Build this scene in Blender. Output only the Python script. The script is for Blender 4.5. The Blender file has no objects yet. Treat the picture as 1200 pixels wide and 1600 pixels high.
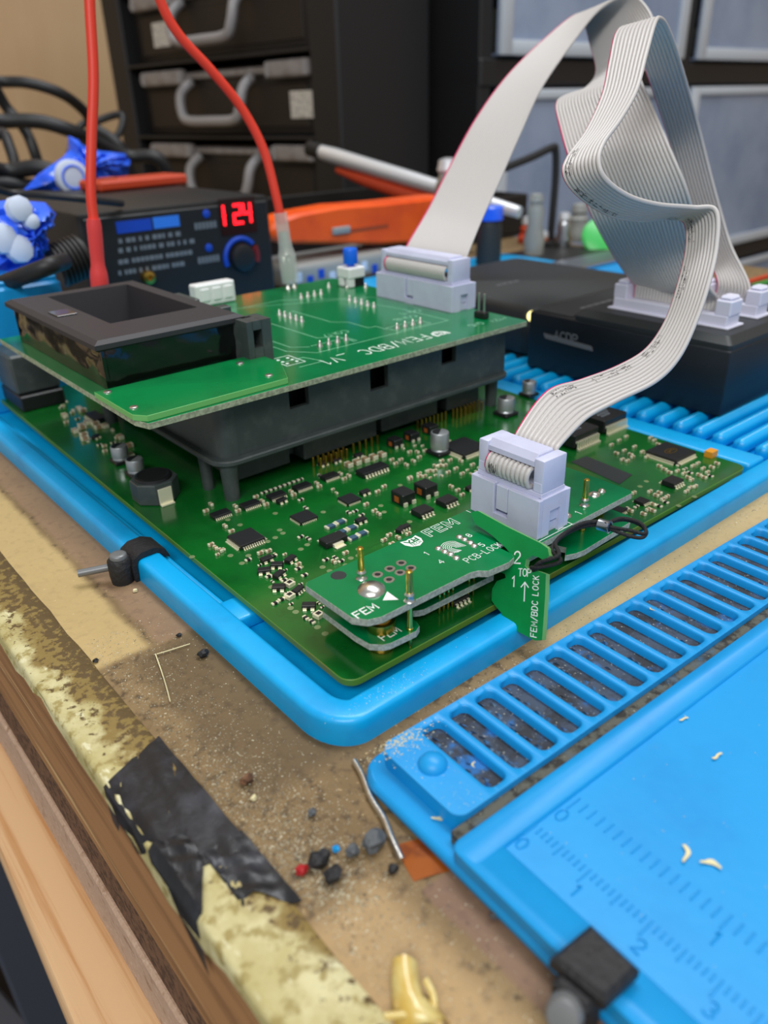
import bpy, bmesh, math, random
from mathutils import Vector, Matrix

S = 0.001                      # everything below is written in millimetres
random.seed(7)
SC = bpy.context.scene
COL = SC.collection

# ------------------------------------------------------------------ camera
CAMZ = 103.0
VP1, VP2 = (2238 - 600, 120 - 800), (-548 - 600, 201 - 800)
FPX = math.sqrt(-(VP1[0] * VP2[0] + VP1[1] * VP2[1]))
_X = Vector((VP1[0], VP1[1], FPX)).normalized()
_Y = Vector((VP2[0], VP2[1], FPX)).normalized()
_Z = _X.cross(_Y)
CP = Vector((0, 0, CAMZ))
RIGHT = Vector((_X[0], _Y[0], _Z[0]))
DOWN = Vector((_X[1], _Y[1], _Z[1]))
FWD = Vector((_X[2], _Y[2], _Z[2]))
cd = bpy.data.cameras.new('camera')
cam = bpy.data.objects.new('camera', cd)
COL.objects.link(cam)
cam.matrix_world = Matrix((
    (RIGHT[0], -DOWN[0], -FWD[0], 0), (RIGHT[1], -DOWN[1], -FWD[1], 0),
    (RIGHT[2], -DOWN[2], -FWD[2], CAMZ * S), (0, 0, 0, 1)))
cd.sensor_fit = 'VERTICAL'
cd.sensor_height = 36
cd.lens = FPX / 1600 * 36
cd.clip_start = 0.005
cd.clip_end = 30
cd.dof.use_dof = True
cd.dof.focus_distance = 0.178
cd.dof.aperture_fstop = 16.5
SC.camera = cam

# ------------------------------------------------------------------ light
W = bpy.data.worlds.new('room_light')
SC.world = W
W.use_nodes = True
W.node_tree.nodes['Background'].inputs[0].default_value = (0.93, 0.97, 1.0, 1)
W.node_tree.nodes['Background'].inputs[1].default_value = 0.34


def area(name, loc, target, sx, sy, watts, col):
    l = bpy.data.lights.new(name, 'AREA')
    l.shape = 'RECTANGLE'
    l.size, l.size_y, l.energy, l.color = sx, sy, watts, col
    o = bpy.data.objects.new(name, l)
    COL.objects.link(o)
    o.location = loc
    o.rotation_euler = (Vector(target) - Vector(loc)).to_track_quat('-Z', 'Y').to_euler()
    return o


area('ceiling_tube_light', (0.55, 0.25, 1.55), (0.15, 0.15, 0), 1.3, 0.35, 18, (0.97, 0.985, 1))
area('ceiling_tube_light', (-0.85, -0.8, 1.35), (0.15, 0.2, 0), 1.2, 0.4, 19, (1, 0.99, 0.95))
SC.view_settings.view_transform = 'Standard'
SC.view_settings.look = 'None'
SC.view_settings.gamma = 1
SC.view_settings.use_curve_mapping = False
SC.view_settings.exposure = 0.08


# ------------------------------------------------------------------ measuring helpers (pixel of the 1200x1600 frame -> mm)
def ray(px, py):
    return RIGHT * (px - 600) + DOWN * (py - 800) + FWD * FPX


def at(px, py, z):
    d = ray(px, py)
    return CP + d * ((z - CAMZ) / d.z)


def aty(px, py, y):
    d = ray(px, py)
    return CP + d * (y / d.y)


def atx(px, py, x):
    d = ray(px, py)
    return CP + d * (x / d.x)


def atd(px, py, depth):
    return CP + ray(px, py) * (depth / FPX)


# ------------------------------------------------------------------ materials
MATS = {}


def srgb(r, g, b):
    f = lambda c: (c / 12.92 if c <= 0.04045 else ((c + 0.055) / 1.055) ** 2.4)
    return (f(r / 255), f(g / 255), f(b / 255), 1)


def mat(name, rgb, rough=0.5, metal=0.0, var=(), bump=None, coat=0.0, trans=0.0, alpha=1.0, emis=None, spec=0.5,
        sss=0.0, aniso=None):
    """var: list of (rgb, scale, lo, hi[, stretch]); noise between lo..hi mixes that colour in."""
    m = bpy.data.materials.new(name)
    m.use_nodes = True
    nt = m.node_tree
    N, L = nt.nodes, nt.links
    b = N['Principled BSDF']
    b.inputs['Base Color'].default_value = srgb(*rgb)
    b.inputs['Roughness'].default_value = rough
    b.inputs['Metallic'].default_value = metal
    b.inputs['Coat Weight'].default_value = coat
    b.inputs['Coat Roughness'].default_value = 0.12
    b.inputs['Transmission Weight'].default_value = trans
    b.inputs['Alpha'].default_value = alpha
    b.inputs['Specular IOR Level'].default_value = spec
    if sss:
        b.inputs['Subsurface Weight'].default_value = sss
        b.inputs['Subsurface Radius'].default_value = (0.002, 0.002, 0.003)
        b.inputs['Subsurface Scale'].default_value = 1.0
    if emis:
        b.inputs['Emission Color'].default_value = srgb(*emis[0])
        b.inputs['Emission Strength'].default_value = emis[1]
    tc = None
    if var or bump:
        tc = N.new('ShaderNodeTexCoord')
    last = None
    for k, v in enumerate(var):
        c2, sc, lo, hi = v[:4]
        src = tc.outputs['Object']
        if len(v) > 4:
            mp = N.new('ShaderNodeMapping')
            mp.inputs['Scale'].default_value = v[4]
            L.new(src, mp.inputs['Vector'])
            src = mp.outputs[0]
        n = N.new('ShaderNodeTexNoise')
        n.inputs['Scale'].default_value = sc
        n.inputs['Detail'].default_value = 6
        n.inputs['Roughness'].default_value = 0.62
        n.noise_dimensions = '4D'
        n.inputs['W'].default_value = k * 3.1
        L.new(src, n.inputs['Vector'])
        mr = N.new('ShaderNodeMapRange')
        mr.interpolation_type = 'SMOOTHSTEP'
        mr.inputs[1].default_value = lo
        mr.inputs[2].default_value = hi
        L.new(n.outputs[0], mr.inputs[0])
        mx = N.new('ShaderNodeMix')
        mx.data_type = 'RGBA'
        L.new(mr.outputs[0], mx.inputs[0])
        if last is None:
            mx.inputs[6].default_value = srgb(*rgb)
        else:
            L.new(last, mx.inputs[6])
        mx.inputs[7].default_value = srgb(*c2)
        last = mx.outputs[2]
    if last is not None:
        L.new(last, b.inputs['Base Color'])
    if bump:
        n = N.new('ShaderNodeTexNoise')
        n.inputs['Scale'].default_value = bump[0]
        n.inputs['Detail'].default_value = 5
        src = tc.outputs['Object']
        if len(bump) > 3:
            mp = N.new('ShaderNodeMapping')
            mp.inputs['Scale'].default_value = bump[3]
            L.new(src, mp.inputs['Vector'])
            src = mp.outputs[0]
        L.new(src, n.inputs['Vector'])
        bp = N.new('ShaderNodeBump')
        bp.inputs['Strength'].default_value = bump[1]
        bp.inputs['Distance'].default_value = bump[2]
        L.new(n.outputs[0], bp.inputs['Height'])
        L.new(bp.outputs[0], b.inputs['Normal'])
    MATS[name] = m
    return m


mat('tray_blue', (0, 168, 234), 0.38, var=[((0, 150, 218), 60, 0.45, 0.75), ((120, 150, 165), 900, 0.70, 0.80)],
    bump=(700, 0.12, 0.0002), coat=0.15, sss=0.0)
mat('mat_blue', (14, 152, 222), 0.42, var=[((6, 138, 210), 40, 0.4, 0.8), ((96, 130, 140), 55, 0.66, 0.86), ((160, 175, 175), 1200, 0.70, 0.78)],
    bump=(500, 0.15, 0.0002))
mat('mat_dirty', (62, 74, 92), 0.8, var=[((44, 46, 52), 150, 0.42, 0.58), ((170, 172, 164), 1300, 0.60, 0.66), ((30, 110, 180), 110, 0.56, 0.68)],
    bump=(900, 0.6, 0.0004))
mat('crust', (58, 104, 146), 0.7, var=[((96, 112, 124), 600, 0.45, 0.6), ((40, 92, 150), 200, 0.5, 0.65)])
mat('mat_grime', (92, 92, 82), 0.9, var=[((50, 48, 44), 400, 0.45, 0.6), ((190, 186, 165), 1600, 0.63, 0.7), ((60, 100, 130), 120, 0.55, 0.75)],
    bump=(1500, 0.8, 0.0004))
mat('pcb_main', (14, 98, 34), 0.2, var=[((10, 80, 28), 90, 0.35, 0.7), ((32, 112, 36), 30, 0.5, 0.8)], coat=0.55, bump=(260, 0.05, 0.0001))
mat('pcb_main_edge', (84, 132, 40), 0.45, var=[((120, 112, 50), 60, 0.45, 0.7)])
mat('pcb_green', (2, 120, 68), 0.2, var=[((2, 108, 60), 60, 0.4, 0.7)], coat=0.12, spec=0.35)
mat('pcb_patch', (8, 128, 66), 0.2, var=[((6, 112, 58), 40, 0.4, 0.7)], coat=0.12, spec=0.35)
mat('pcb_patch_edge', (110, 185, 105), 0.4)
mat('pcb_edge', (168, 178, 150), 0.6, var=[((130, 138, 116), 900, 0.4, 0.6)])
mat('pcb_edge_grey', (176, 180, 166), 0.6, var=[((146, 150, 136), 1400, 0.4, 0.6)])
mat('card_green', (6, 138, 68), 0.3, var=[((4, 124, 58), 70, 0.4, 0.7)], coat=0.05, spec=0.3)
mat('card_edge', (112, 172, 100), 0.45)
mat('silk', (232, 238, 234), 0.5)
mat('silk_dim', (150, 200, 175), 0.5)
mat('black_plastic', (62, 70, 70), 0.4, var=[((76, 83, 82), 200, 0.45, 0.7)], bump=(1200, 0.12, 0.0001))
mat('chip_black', (26, 27, 29), 0.4, bump=(3000, 0.1, 0.00005))
mat('bezel_black', (46, 45, 50), 0.55, bump=(1500, 0.08, 0.0001))
mat('tape_black', (12, 12, 14), 0.1, bump=(90, 0.18, 0.0005), coat=0.4)
mat('tape_matte', (24, 25, 29), 0.36, var=[((52, 54, 62), 90, 0.5, 0.7)], bump=(150, 0.5, 0.0006))
mat('lilac', (204, 207, 232), 0.42, var=[((197, 199, 225), 120, 0.45, 0.7)], bump=(900, 0.05, 0.0001))
mat('lilac_white', (222, 222, 240), 0.42)
mat('wire_grey', (194, 190, 188), 0.42)
mat('wire_pink', (206, 44, 104), 0.42)
mat('wire_print', (62, 58, 60), 0.6)
mat('gold', (236, 196, 96), 0.24, 1.0)
mat('brass', (206, 164, 74), 0.3, 1.0)
mat('tin', (214, 212, 205), 0.3, 1.0, bump=(1200, 0.3, 0.0002))
mat('lead', (255, 249, 220), 0.26, 0.45)
mat('steel', (190, 194, 200), 0.28, 1.0)
mat('alu_can', (186, 190, 194), 0.35, 0.75)
mat('ceramic_tan', (150, 126, 96), 0.5)
mat('resistor_blue', (60, 88, 110), 0.4)
mat('tantalum', (224, 152, 40), 0.45)
mat('copper', (210, 112, 52), 0.4, 0.5)
mat('pad', (132, 150, 104), 0.4, 0.4)
mat('white_plastic', (236, 238, 238), 0.4)
mat('button_blue', (0, 104, 236), 0.35)
mat('cord_black', (20, 20, 22), 0.7, bump=(2500, 0.9, 0.0004))
mat('red_wire', (226, 58, 38), 0.42)
mat('red_sleeve', (226, 66, 66), 0.4)
mat('clear_sleeve', (225, 228, 226), 0.25, alpha=0.42)
mat('terminal', (196, 202, 190), 0.32, 0.8)
mat('amber_film', (160, 82, 12), 0.15, alpha=0.88, coat=0.5, var=[((120, 54, 8), 150, 0.45, 0.7)])
mat('box_black', (16, 22, 28), 0.42, var=[((22, 30, 38), 40, 0.4, 0.7)], bump=(1200, 0.1, 0.0001))
mat('box_top', (38, 42, 44), 0.5, bump=(1500, 0.15, 0.0001))
mat('badge_grey', (120, 122, 124), 0.4, 0.3)
mat('psu_black', (24, 25, 27), 0.5, bump=(900, 0.1, 0.0001))
mat('print_blue', (10, 70, 190), 0.5)
mat('print_lightblue', (46, 128, 240), 0.5)
mat('print_grey', (112, 120, 128), 0.5)
mat('led_red', (255, 30, 40), 0.4, emis=((255, 24, 36), 2.6))
mat('led_panel', (40, 14, 16), 0.2)
mat('led_warm', (255, 240, 170), 0.3, emis=((255, 236, 150), 2.2))
mat('knob_red', (120, 28, 34), 0.45)
mat('orange', (250, 92, 8), 0.42, var=[((228, 74, 4), 30, 0.4, 0.7)])
mat('orange_dark', (166, 66, 20), 0.5)
mat('red_orange', (190, 62, 28), 0.5)
mat('chrome', (238, 240, 244), 0.3, 0.55)
mat('bag_blue', (44, 106, 255), 0.25, var=[((90, 140, 255), 45, 0.52, 0.75), ((10, 56, 190), 30, 0.5, 0.7)], bump=(60, 0.4, 0.002), coat=0.3)
mat('bag_print', (205, 218, 240), 0.4)
mat('cable_black', (30, 31, 34), 0.5)
mat('case_black', (22, 20, 19), 0.5, bump=(300, 0.1, 0.0004))
mat('case_inner', (36, 29, 24), 0.6)
mat('latch_grey', (128, 122, 120), 0.5, var=[((150, 146, 146), 60, 0.4, 0.7)])
mat('handle_grey', (150, 148, 150), 0.4)
mat('frame_black', (24, 25, 28), 0.55)
mat('label_paper', (212, 208, 200), 0.7, var=[((160, 156, 150), 300, 0.5, 0.6)])
mat('drawer_clear', (176, 192, 220), 0.3, trans=0.0, alpha=0.72, var=[((140, 160, 194), 8, 0.35, 0.7)])
mat('drawer_rim', (206, 214, 224), 0.3, alpha=0.9)
mat('drawer_stuff', (104, 106, 90), 0.6, var=[((150, 130, 90), 14, 0.5, 0.7), ((40, 44, 50), 20, 0.5, 0.65)])
mat('wall_ply', (198, 168, 130), 0.7, var=[((186, 152, 114), 3.0, 0.35, 0.7, (1, 1, 0.3)), ((208, 178, 140), 12, 0.5, 0.75, (1, 1, 0.15))])
mat('floor_dark', (34, 32, 34), 0.8, var=[((52, 46, 44), 6, 0.4, 0.7)])
mat('pine', (244, 202, 154), 0.6, var=[((214, 154, 98), 230, 0.5, 0.66, (1, 0.02, 0.5)), ((232, 186, 138), 60, 0.45, 0.6, (1, 0.03, 1))])
mat('edge_wood', (176, 128, 82), 0.6, var=[((136, 94, 58), 130, 0.44, 0.62, (1, 0.06, 1)), ((222, 186, 132), 200, 0.58, 0.66, (1, 0.04, 1)), ((118, 80, 52), 40, 0.52, 0.7, (1, 0.1, 1))],
    bump=(300, 0.5, 0.0006, (1, 0.06, 1)))
mat('mdf', (196, 164, 140), 0.85, var=[((160, 124, 98), 260, 0.52, 0.7), ((214, 186, 164), 700, 0.5, 0.7)], bump=(1200, 0.7, 0.0005))
mat('mdf_dark', (124, 88, 62), 0.9, var=[((78, 52, 36), 500, 0.45, 0.6), ((130, 96, 68), 700, 0.55, 0.7)], bump=(900, 1.0, 0.0008))
def tape_material():
    """yellowed tape: cream where scraped (towards the outer edge), brown grime with specks on the inner side"""
    m = mat('tape_yellow', (184, 172, 118), 0.6, bump=(420, 0.55, 0.0005), var=[((206, 198, 152), 70, 0.42, 0.62), ((156, 140, 84), 300, 0.50, 0.62), ((220, 214, 176), 500, 0.58, 0.66, (1, 0.35, 1))])
    N, L = m.node_tree.nodes, m.node_tree.links
    b = N['Principled BSDF']
    prev = b.inputs['Base Color'].links[0].from_socket
    tc = N.new('ShaderNodeTexCoord')
    sp = N.new('ShaderNodeSeparateXYZ')
    L.new(tc.outputs['Object'], sp.inputs[0])

    def noise(sc):
        n = N.new('ShaderNodeTexNoise')
        n.inputs['Scale'].default_value = sc
        n.inputs['Detail'].default_value = 7
        n.inputs['Roughness'].default_value = 0.65
        L.new(tc.outputs['Object'], n.inputs['Vector'])
        return n.outputs[0]

    def madd(a, k, c):
        x = N.new('ShaderNodeMath')
        x.operation = 'MULTIPLY_ADD'
        L.new(a, x.inputs[0])
        x.inputs[1].default_value = k
        if isinstance(c, float):
            x.inputs[2].default_value = c
        else:
            L.new(c, x.inputs[2])
        return x.outputs[0]

    def layer(prev, fac, lo, hi, rgb):
        r = N.new('ShaderNodeMapRange')
        r.interpolation_type = 'SMOOTHSTEP'
        r.inputs[1].default_value, r.inputs[2].default_value = lo, hi
        L.new(fac, r.inputs[0])
        mx = N.new('ShaderNodeMix')
        mx.data_type = 'RGBA'
        L.new(r.outputs[0], mx.inputs[0])
        L.new(prev, mx.inputs[6])
        mx.inputs[7].default_value = srgb(*rgb)
        return mx.outputs[2]
    grad = madd(sp.outputs[0], 55.0, -1.68)          # rises from the outer edge (x 24 mm) to the inner edge (36 mm)
    far = madd(sp.outputs[1], 4.0, -0.46)            # more grime further along the edge
    g2 = N.new('ShaderNodeMath')
    g2.operation = 'ADD'
    g2.use_clamp = False
    L.new(grad, g2.inputs[0])
    cl = N.new('ShaderNodeClamp')
    cl.inputs[1].default_value, cl.inputs[2].default_value = -0.28, 0.12
    L.new(far, cl.inputs[0])
    L.new(cl.outputs[0], g2.inputs[1])
    p = layer(prev, madd(noise(75), 1.6, madd(g2.outputs[0], 1.0, -0.72)), -0.06, 0.16, (134, 112, 58))
    p = layer(p, madd(noise(600), 2.2, madd(g2.outputs[0], 0.8, -1.15)), 0.0, 0.14, (92, 72, 38))
    L.new(p, b.inputs['Base Color'])


tape_material()
mat('tape_backing', (196, 188, 170), 0.5, alpha=0.9)
mat('resin', (226, 190, 92), 0.25, trans=0.25, var=[((240, 222, 150), 150, 0.45, 0.65)], coat=0.3)
mat('shaving', (222, 212, 168), 0.6)
mat('crumb_black', (30, 30, 33), 0.6, bump=(900, 0.8, 0.0005))
mat('crumb_grey', (82, 86, 90), 0.6, bump=(900, 0.8, 0.0005))
mat('crumb_red', (170, 28, 34), 0.5)
mat('dust', (214, 208, 184), 0.45, 0.4, var=[((84, 84, 80), 900, 0.45, 0.6), ((232, 228, 205), 1500, 0.56, 0.66)])
mat('green_plastic', (60, 190, 90), 0.35)
mat('grey_plastic', (150, 152, 150), 0.45)
mat('glass_bits', (188, 192, 188), 0.12, trans=0.4)
mat('leg_metal', (92, 98, 112), 0.4, 0.5)


def bench_material():
    """brown hardboard with lighter worn areas, dark smudges, and paler and darker oblong patches"""
    m = mat('hardboard', (136, 112, 76), 0.72, bump=(700, 0.35, 0.0004),
            var=[((112, 90, 58), 26, 0.36, 0.66), ((158, 132, 90), 16, 0.52, 0.74), ((84, 66, 42), 420, 0.50, 0.64),
                 ((196, 170, 124), 900, 0.60, 0.70), ((74, 62, 44), 34, 0.56, 0.80)])
    nt = m.node_tree
    N, L = nt.nodes, nt.links
    b = N['Principled BSDF']
    prev = b.inputs['Base Color'].links[0].from_socket
    tc = N.new('ShaderNodeTexCoord')
    nz = N.new('ShaderNodeTexNoise')
    nz.inputs['Scale'].default_value = 120
    L.new(tc.outputs['Object'], nz.inputs['Vector'])
    ad = N.new('ShaderNodeVectorMath')
    ad.operation = 'MULTIPLY_ADD'
    L.new(nz.outputs['Color'], ad.inputs[0])
    ad.inputs[1].default_value = (0.0016, 0.0016, 0)
    L.new(tc.outputs['Object'], ad.inputs[2])
    sp = N.new('ShaderNodeSeparateXYZ')
    L.new(ad.outputs[0], sp.inputs[0])

    def ramp(sock, a, bb):
        r = N.new('ShaderNodeMapRange')
        r.interpolation_type = 'SMOOTHSTEP'
        r.inputs[1].default_value, r.inputs[2].default_value = a * S, bb * S
        L.new(sock, r.inputs[0])
        return r.outputs[0]

    def mul(a, c):
        x = N.new('ShaderNodeMath')
        x.operation = 'MULTIPLY'
        for i, s in enumerate((a, c)):
            if isinstance(s, float):
                x.inputs[i].default_value = s
            else:
                L.new(s, x.inputs[i])
        return x.outputs[0]

    def tone_patch(prev, x0, x1, y0, y1, e, rgb, amt):
        k = mul(mul(ramp(sp.outputs[0], x0, x0 + e), ramp(sp.outputs[0], x1, x1 - e)),
                mul(ramp(sp.outputs[1], y0, y0 + e), ramp(sp.outputs[1], y1, y1 - e)))
        mx = N.new('ShaderNodeMix')
        mx.data_type = 'RGBA'
        L.new(mul(k, amt), mx.inputs[0])
        L.new(prev, mx.inputs[6])
        mx.inputs[7].default_value = srgb(*rgb)
        return mx.outputs[2]
    p = tone_patch(prev, 49, 66, 138, 900, 2.2, (150, 120, 94), 0.62)
    p = tone_patch(p, 40, 70, 84, 141, 5.5, (90, 72, 46), 0.72)
    p = tone_patch(p, 51.5, 62, 10, 57.5, 1.2, (128, 98, 82), 0.7)
    p = tone_patch(p, 28, 52, 8, 66, 6.0, (194, 162, 116), 0.6)
    p = tone_patch(p, 30, 49.5, 139, 330, 2.5, (218, 190, 130), 0.55)
    p = tone_patch(p, 104, 420, 60, 95, 14.0, (220, 196, 144), 0.58)
    L.new(p, b.inputs['Base Color'])
    return m


bench_material()


# ------------------------------------------------------------------ mesh helpers
ORG = {}


def V3(p):
    return Vector(p)


class MB:
    def __init__(s):
        s.v, s.f, s.m = [], [], []

    def add(s, vs, fs, mi=0, M=None):
        o = len(s.v)
        s.v += [(M @ Vector(p)) if M is not None else Vector(p) for p in vs]
        s.f += [[i + o for i in f] for f in fs]
        s.m += [mi] * len(fs)
        return s

    def box(s, c, size, rz=0.0, bev=0.0, mi=0, M=None, seg=1):
        sx, sy, sz = (x / 2 for x in size)
        T = Matrix.Translation(Vector(c)) @ Matrix.Rotation(math.radians(rz), 4, 'Z')
        if M is not None:
            T = M @ T
        if bev <= 0:
            vs = [(x, y, z) for x in (-sx, sx) for y in (-sy, sy) for z in (-sz, sz)]
            fs = [(0, 1, 3, 2), (4, 6, 7, 5), (0, 4, 5, 1), (2, 3, 7, 6), (0, 2, 6, 4), (1, 5, 7, 3)]
            return s.add(vs, fs, mi, T)
        vs, fs = rbox(size, bev, seg)
        return s.add(vs, fs, mi, T)

    def b2(s, x0, x1, y0, y1, z0, z1, bev=0.0, mi=0, M=None, seg=1):
        return s.box(((x0 + x1) / 2, (y0 + y1) / 2, (z0 + z1) / 2), (abs(x1 - x0), abs(y1 - y0), abs(z1 - z0)), 0, bev, mi, M, seg)

    def prism(s, pts, z0, z1, bev=0.0, mi=0, M=None, mi_side=None):
        """extrude a 2-D outline; bev rounds both rims"""
        n = len(pts)
        ar = sum(pts[i][0] * pts[(i + 1) % n][1] - pts[(i + 1) % n][0] * pts[i][1] for i in range(n))
        if ar < 0:
            pts = pts[::-1]
        rings = []
        if bev > 0:
            ins = inset(pts, bev)
            rings = [[(x, y, z0) for x, y in ins], [(x, y, z0 + bev) for x, y in pts],
                     [(x, y, z1 - bev) for x, y in pts], [(x, y, z1) for x, y in ins]]
        else:
            rings = [[(x, y, z0) for x, y in pts], [(x, y, z1) for x, y in pts]]
        vs = [p for r in rings for p in r]
        k = len(rings)
        sides = [(r * n + i, r * n + (i + 1) % n, (r + 1) * n + (i + 1) % n, (r + 1) * n + i) for r in range(k - 1) for i in range(n)]
        s.add(vs, sides, mi if mi_side is None else mi_side, M)
        o = len(s.v) - len(vs)
        s.f.append([o + i for i in range(n)][::-1])
        s.f.append([o + (k - 1) * n + i for i in range(n)])
        s.m += [mi, mi]
        return s

    def lathe(s, prof, c=(0, 0, 0), seg=20, mi=0, M=None, axis=None):
        """prof: list of (r, z)"""
        vs, fs = [], []
        for r, z in prof:
            for i in range(seg):
                a = 2 * math.pi * i / seg
                vs.append((r * math.cos(a), r * math.sin(a), z))
        n = len(prof)
        for k in range(n - 1):
            for i in range(seg):
                fs.append((k * seg + i, k * seg + (i + 1) % seg, (k + 1) * seg + (i + 1) % seg, (k + 1) * seg + i))
        fs.append(list(range(seg))[::-1])
        fs.append([(n - 1) * seg + i for i in range(seg)])
        T = Matrix.Translation(Vector(c))
        if axis is not None:
            T = T @ Vector(axis).to_track_quat('Z', 'Y').to_matrix().to_4x4()
        if M is not None:
            T = M @ T
        return s.add(vs, fs, mi, T)

    def tube(s, path, r, seg=8, mi=0, up=None, caps=True, rs=None):
        path = [Vector(p) for p in path]
        n = len(path)
        vs, fs = [], []
        nrm = None
        for i, p in enumerate(path):
            t = (path[min(i + 1, n - 1)] - path[max(i - 1, 0)])
            t = t.normalized() if t.length > 1e-9 else Vector((0, 0, 1))
            if up is not None:
                nrm = up[i] - t * up[i].dot(t)
                nrm.normalize()
            elif nrm is None:
                a = Vector((0, 0, 1)) if abs(t.z) < 0.9 else Vector((1, 0, 0))
                nrm = (a - t * a.dot(t)).normalized()
            else:
                nrm = nrm - t * nrm.dot(t)
                nrm.normalize()
            bn = t.cross(nrm)
            rr = rs[i] if rs else r
            for k in range(seg):
                a = 2 * math.pi * k / seg
                vs.append(p + (nrm * math.cos(a) + bn * math.sin(a)) * rr)
        for i in range(n - 1):
            for k in range(seg):
                fs.append((i * seg + k, i * seg + (k + 1) % seg, (i + 1) * seg + (k + 1) % seg, (i + 1) * seg + k))
        if caps:
            fs.append(list(range(seg))[::-1])
            fs.append([(n - 1) * seg + k for k in range(seg)])
        return s.add(vs, fs, mi)

    def sweep(s, path, prof, mi=0, closed=False, inward=1):
        """path: 2-D polyline (x, y); prof: closed list of (offset to the left of travel, z)"""
        n, k = len(path), len(prof)
        vs, fs = [], []
        for i in range(n):
            a = Vector(path[max(i - 1, 0)])
            b = Vector(path[min(i + 1, n - 1)])
            c = Vector(path[i])
            d1 = (c - a).normalized() if i > 0 else (b - c).normalized()
            d2 = (b - c).normalized() if i < n - 1 else d1
            n1, n2 = Vector((-d1.y, d1.x)), Vector((-d2.y, d2.x))
            m = (n1 + n2)
            m = m / max(0.3, m.dot(n1))
            for d, z in prof:
                q = c + m * d * inward
                vs.append((q.x, q.y, z))
        for i in range(n - 1):
            for j in range(k):
                fs.append((i * k + j, i * k + (j + 1) % k, (i + 1) * k + (j + 1) % k, (i + 1) * k + j))
        fs.append(list(range(k)))
        fs.append([(n - 1) * k + j for j in range(k)][::-1])
        return s.add(vs, fs, mi)


def inset(pts, d):
    n = len(pts)
    out = []
    for i in range(n):
        a, b, c = Vector(pts[i - 1]), Vector(pts[i]), Vector(pts[(i + 1) % n])
        d1, d2 = (b - a).normalized(), (c - b).normalized()
        n1, n2 = Vector((-d1.y, d1.x)), Vector((-d2.y, d2.x))
        m = n1 + n2
        m = m / max(0.35, m.dot(n1))
        q = b + m * d
        out.append((q.x, q.y))
    return out


_RB = {}


def rbox(size, bev, seg=1):
    key = (tuple(round(x, 4) for x in size), round(bev, 4), seg)
    if key not in _RB:
        bm = bmesh.new()
        bmesh.ops.create_cube(bm, size=1)
        for v in bm.verts:
            v.co = Vector((v.co.x * size[0], v.co.y * size[1], v.co.z * size[2]))
        bmesh.ops.bevel(bm, geom=list(bm.edges), offset=min(bev, min(size) * 0.45), segments=seg, profile=0.5, affect='EDGES')
        bm.verts.index_update()
        _RB[key] = ([tuple(v.co) for v in bm.verts], [[v.index for v in f.verts] for f in bm.faces])
        bm.free()
    return _RB[key]


def rrect(x0, x1, y0, y1, r, seg=4, rs=None):
    """rounded rectangle outline, ccw; rs: radii for (x0y0, x1y0, x1y1, x0y1)"""
    rs = rs or (r, r, r, r)
    out = []
    for (cx, cy, a0, rr) in ((x0, y0, 180, rs[0]), (x1, y0, 270, rs[1]), (x1, y1, 0, rs[2]), (x0, y1, 90, rs[3])):
        sx = 1 if cx == x0 else -1
        sy = 1 if cy == y0 else -1
        if rr <= 0:
            out.append((cx, cy))
            continue
        for k in range(seg + 1):
            a = math.radians(a0 + 90 * k / seg)
            out.append((cx + sx * rr + rr * math.cos(a), cy + sy * rr + rr * math.sin(a)))
    return out


def to_mesh(name, mb, mats, org=(0, 0, 0), smooth=None):
    me = bpy.data.meshes.new(name)
    o = Vector(org)
    me.from_pydata([(v - o) * S for v in mb.v], [], mb.f)
    for m in (mats if isinstance(mats, (list, tuple)) else [mats]):
        me.materials.append(MATS[m])
    if len(me.materials) > 1:
        me.polygons.foreach_set('material_index', mb.m)
    bm = bmesh.new()
    bm.from_mesh(me)
    bmesh.ops.recalc_face_normals(bm, faces=bm.faces)
    bm.to_mesh(me)
    bm.free()
    if smooth is not None:
        me.shade_smooth()
        me.set_sharp_from_angle(angle=math.radians(smooth))
    me.update()
    return me


def link(o, parent, world_mm):
    COL.objects.link(o)
    w = Vector(world_mm)
    if parent is not None:
        o.parent = parent
        o.location = (w - ORG[parent.name]) * S
    else:
        o.location = w * S
    ORG[o.name] = w
    return o


def obj(name, mb, mats, parent=None, smooth=None, label=None, cat=None, kind=None, group=None, org=None):
    if org is None:
        lo = [min(v[i] for v in mb.v) for i in range(3)]
        hi = [max(v[i] for v in mb.v) for i in range(3)]
        org = ((lo[0] + hi[0]) / 2, (lo[1] + hi[1]) / 2, lo[2])
    o = bpy.data.objects.new(name, to_mesh(name, mb, mats, org, smooth))
    link(o, parent, org)
    tag(o, label, cat, kind, group)
    return o


def tag(o, label=None, cat=None, kind=None, group=None):
    if label:
        o['label'] = label
    if cat:
        o['category'] = cat
    if kind:
        o['kind'] = kind
    if group:
        o['group'] = group
    return o


def thing(name, loc, label, cat, group=None):
    o = bpy.data.objects.new(name, None)
    o.empty_display_size = 0.005
    link(o, None, loc)
    return tag(o, label, cat, None, group)


def inst(name, mesh, parent, loc, rz=0.0, label=None):
    o = bpy.data.objects.new(name, mesh)
    link(o, parent, loc)
    o.rotation_euler = (0, 0, math.radians(rz))
    if label:
        o['label'] = label
    return o


def catmull(pts, n):
    """n samples per span through the points"""
    P = [Vector(p) for p in pts]
    P = [P[0] * 2 - P[1]] + P + [P[-1] * 2 - P[-2]]
    out = []
    for i in range(1, len(P) - 2):
        for k in range(n):
            t = k / n
            a, b, c, d = P[i - 1], P[i], P[i + 1], P[i + 2]
            out.append(0.5 * ((2 * b) + (c - a) * t + (2 * a - 5 * b + 4 * c - d) * t * t + (3 * b - a - 3 * c + d) * t ** 3))
    out.append(P[-2])
    return out


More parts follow.
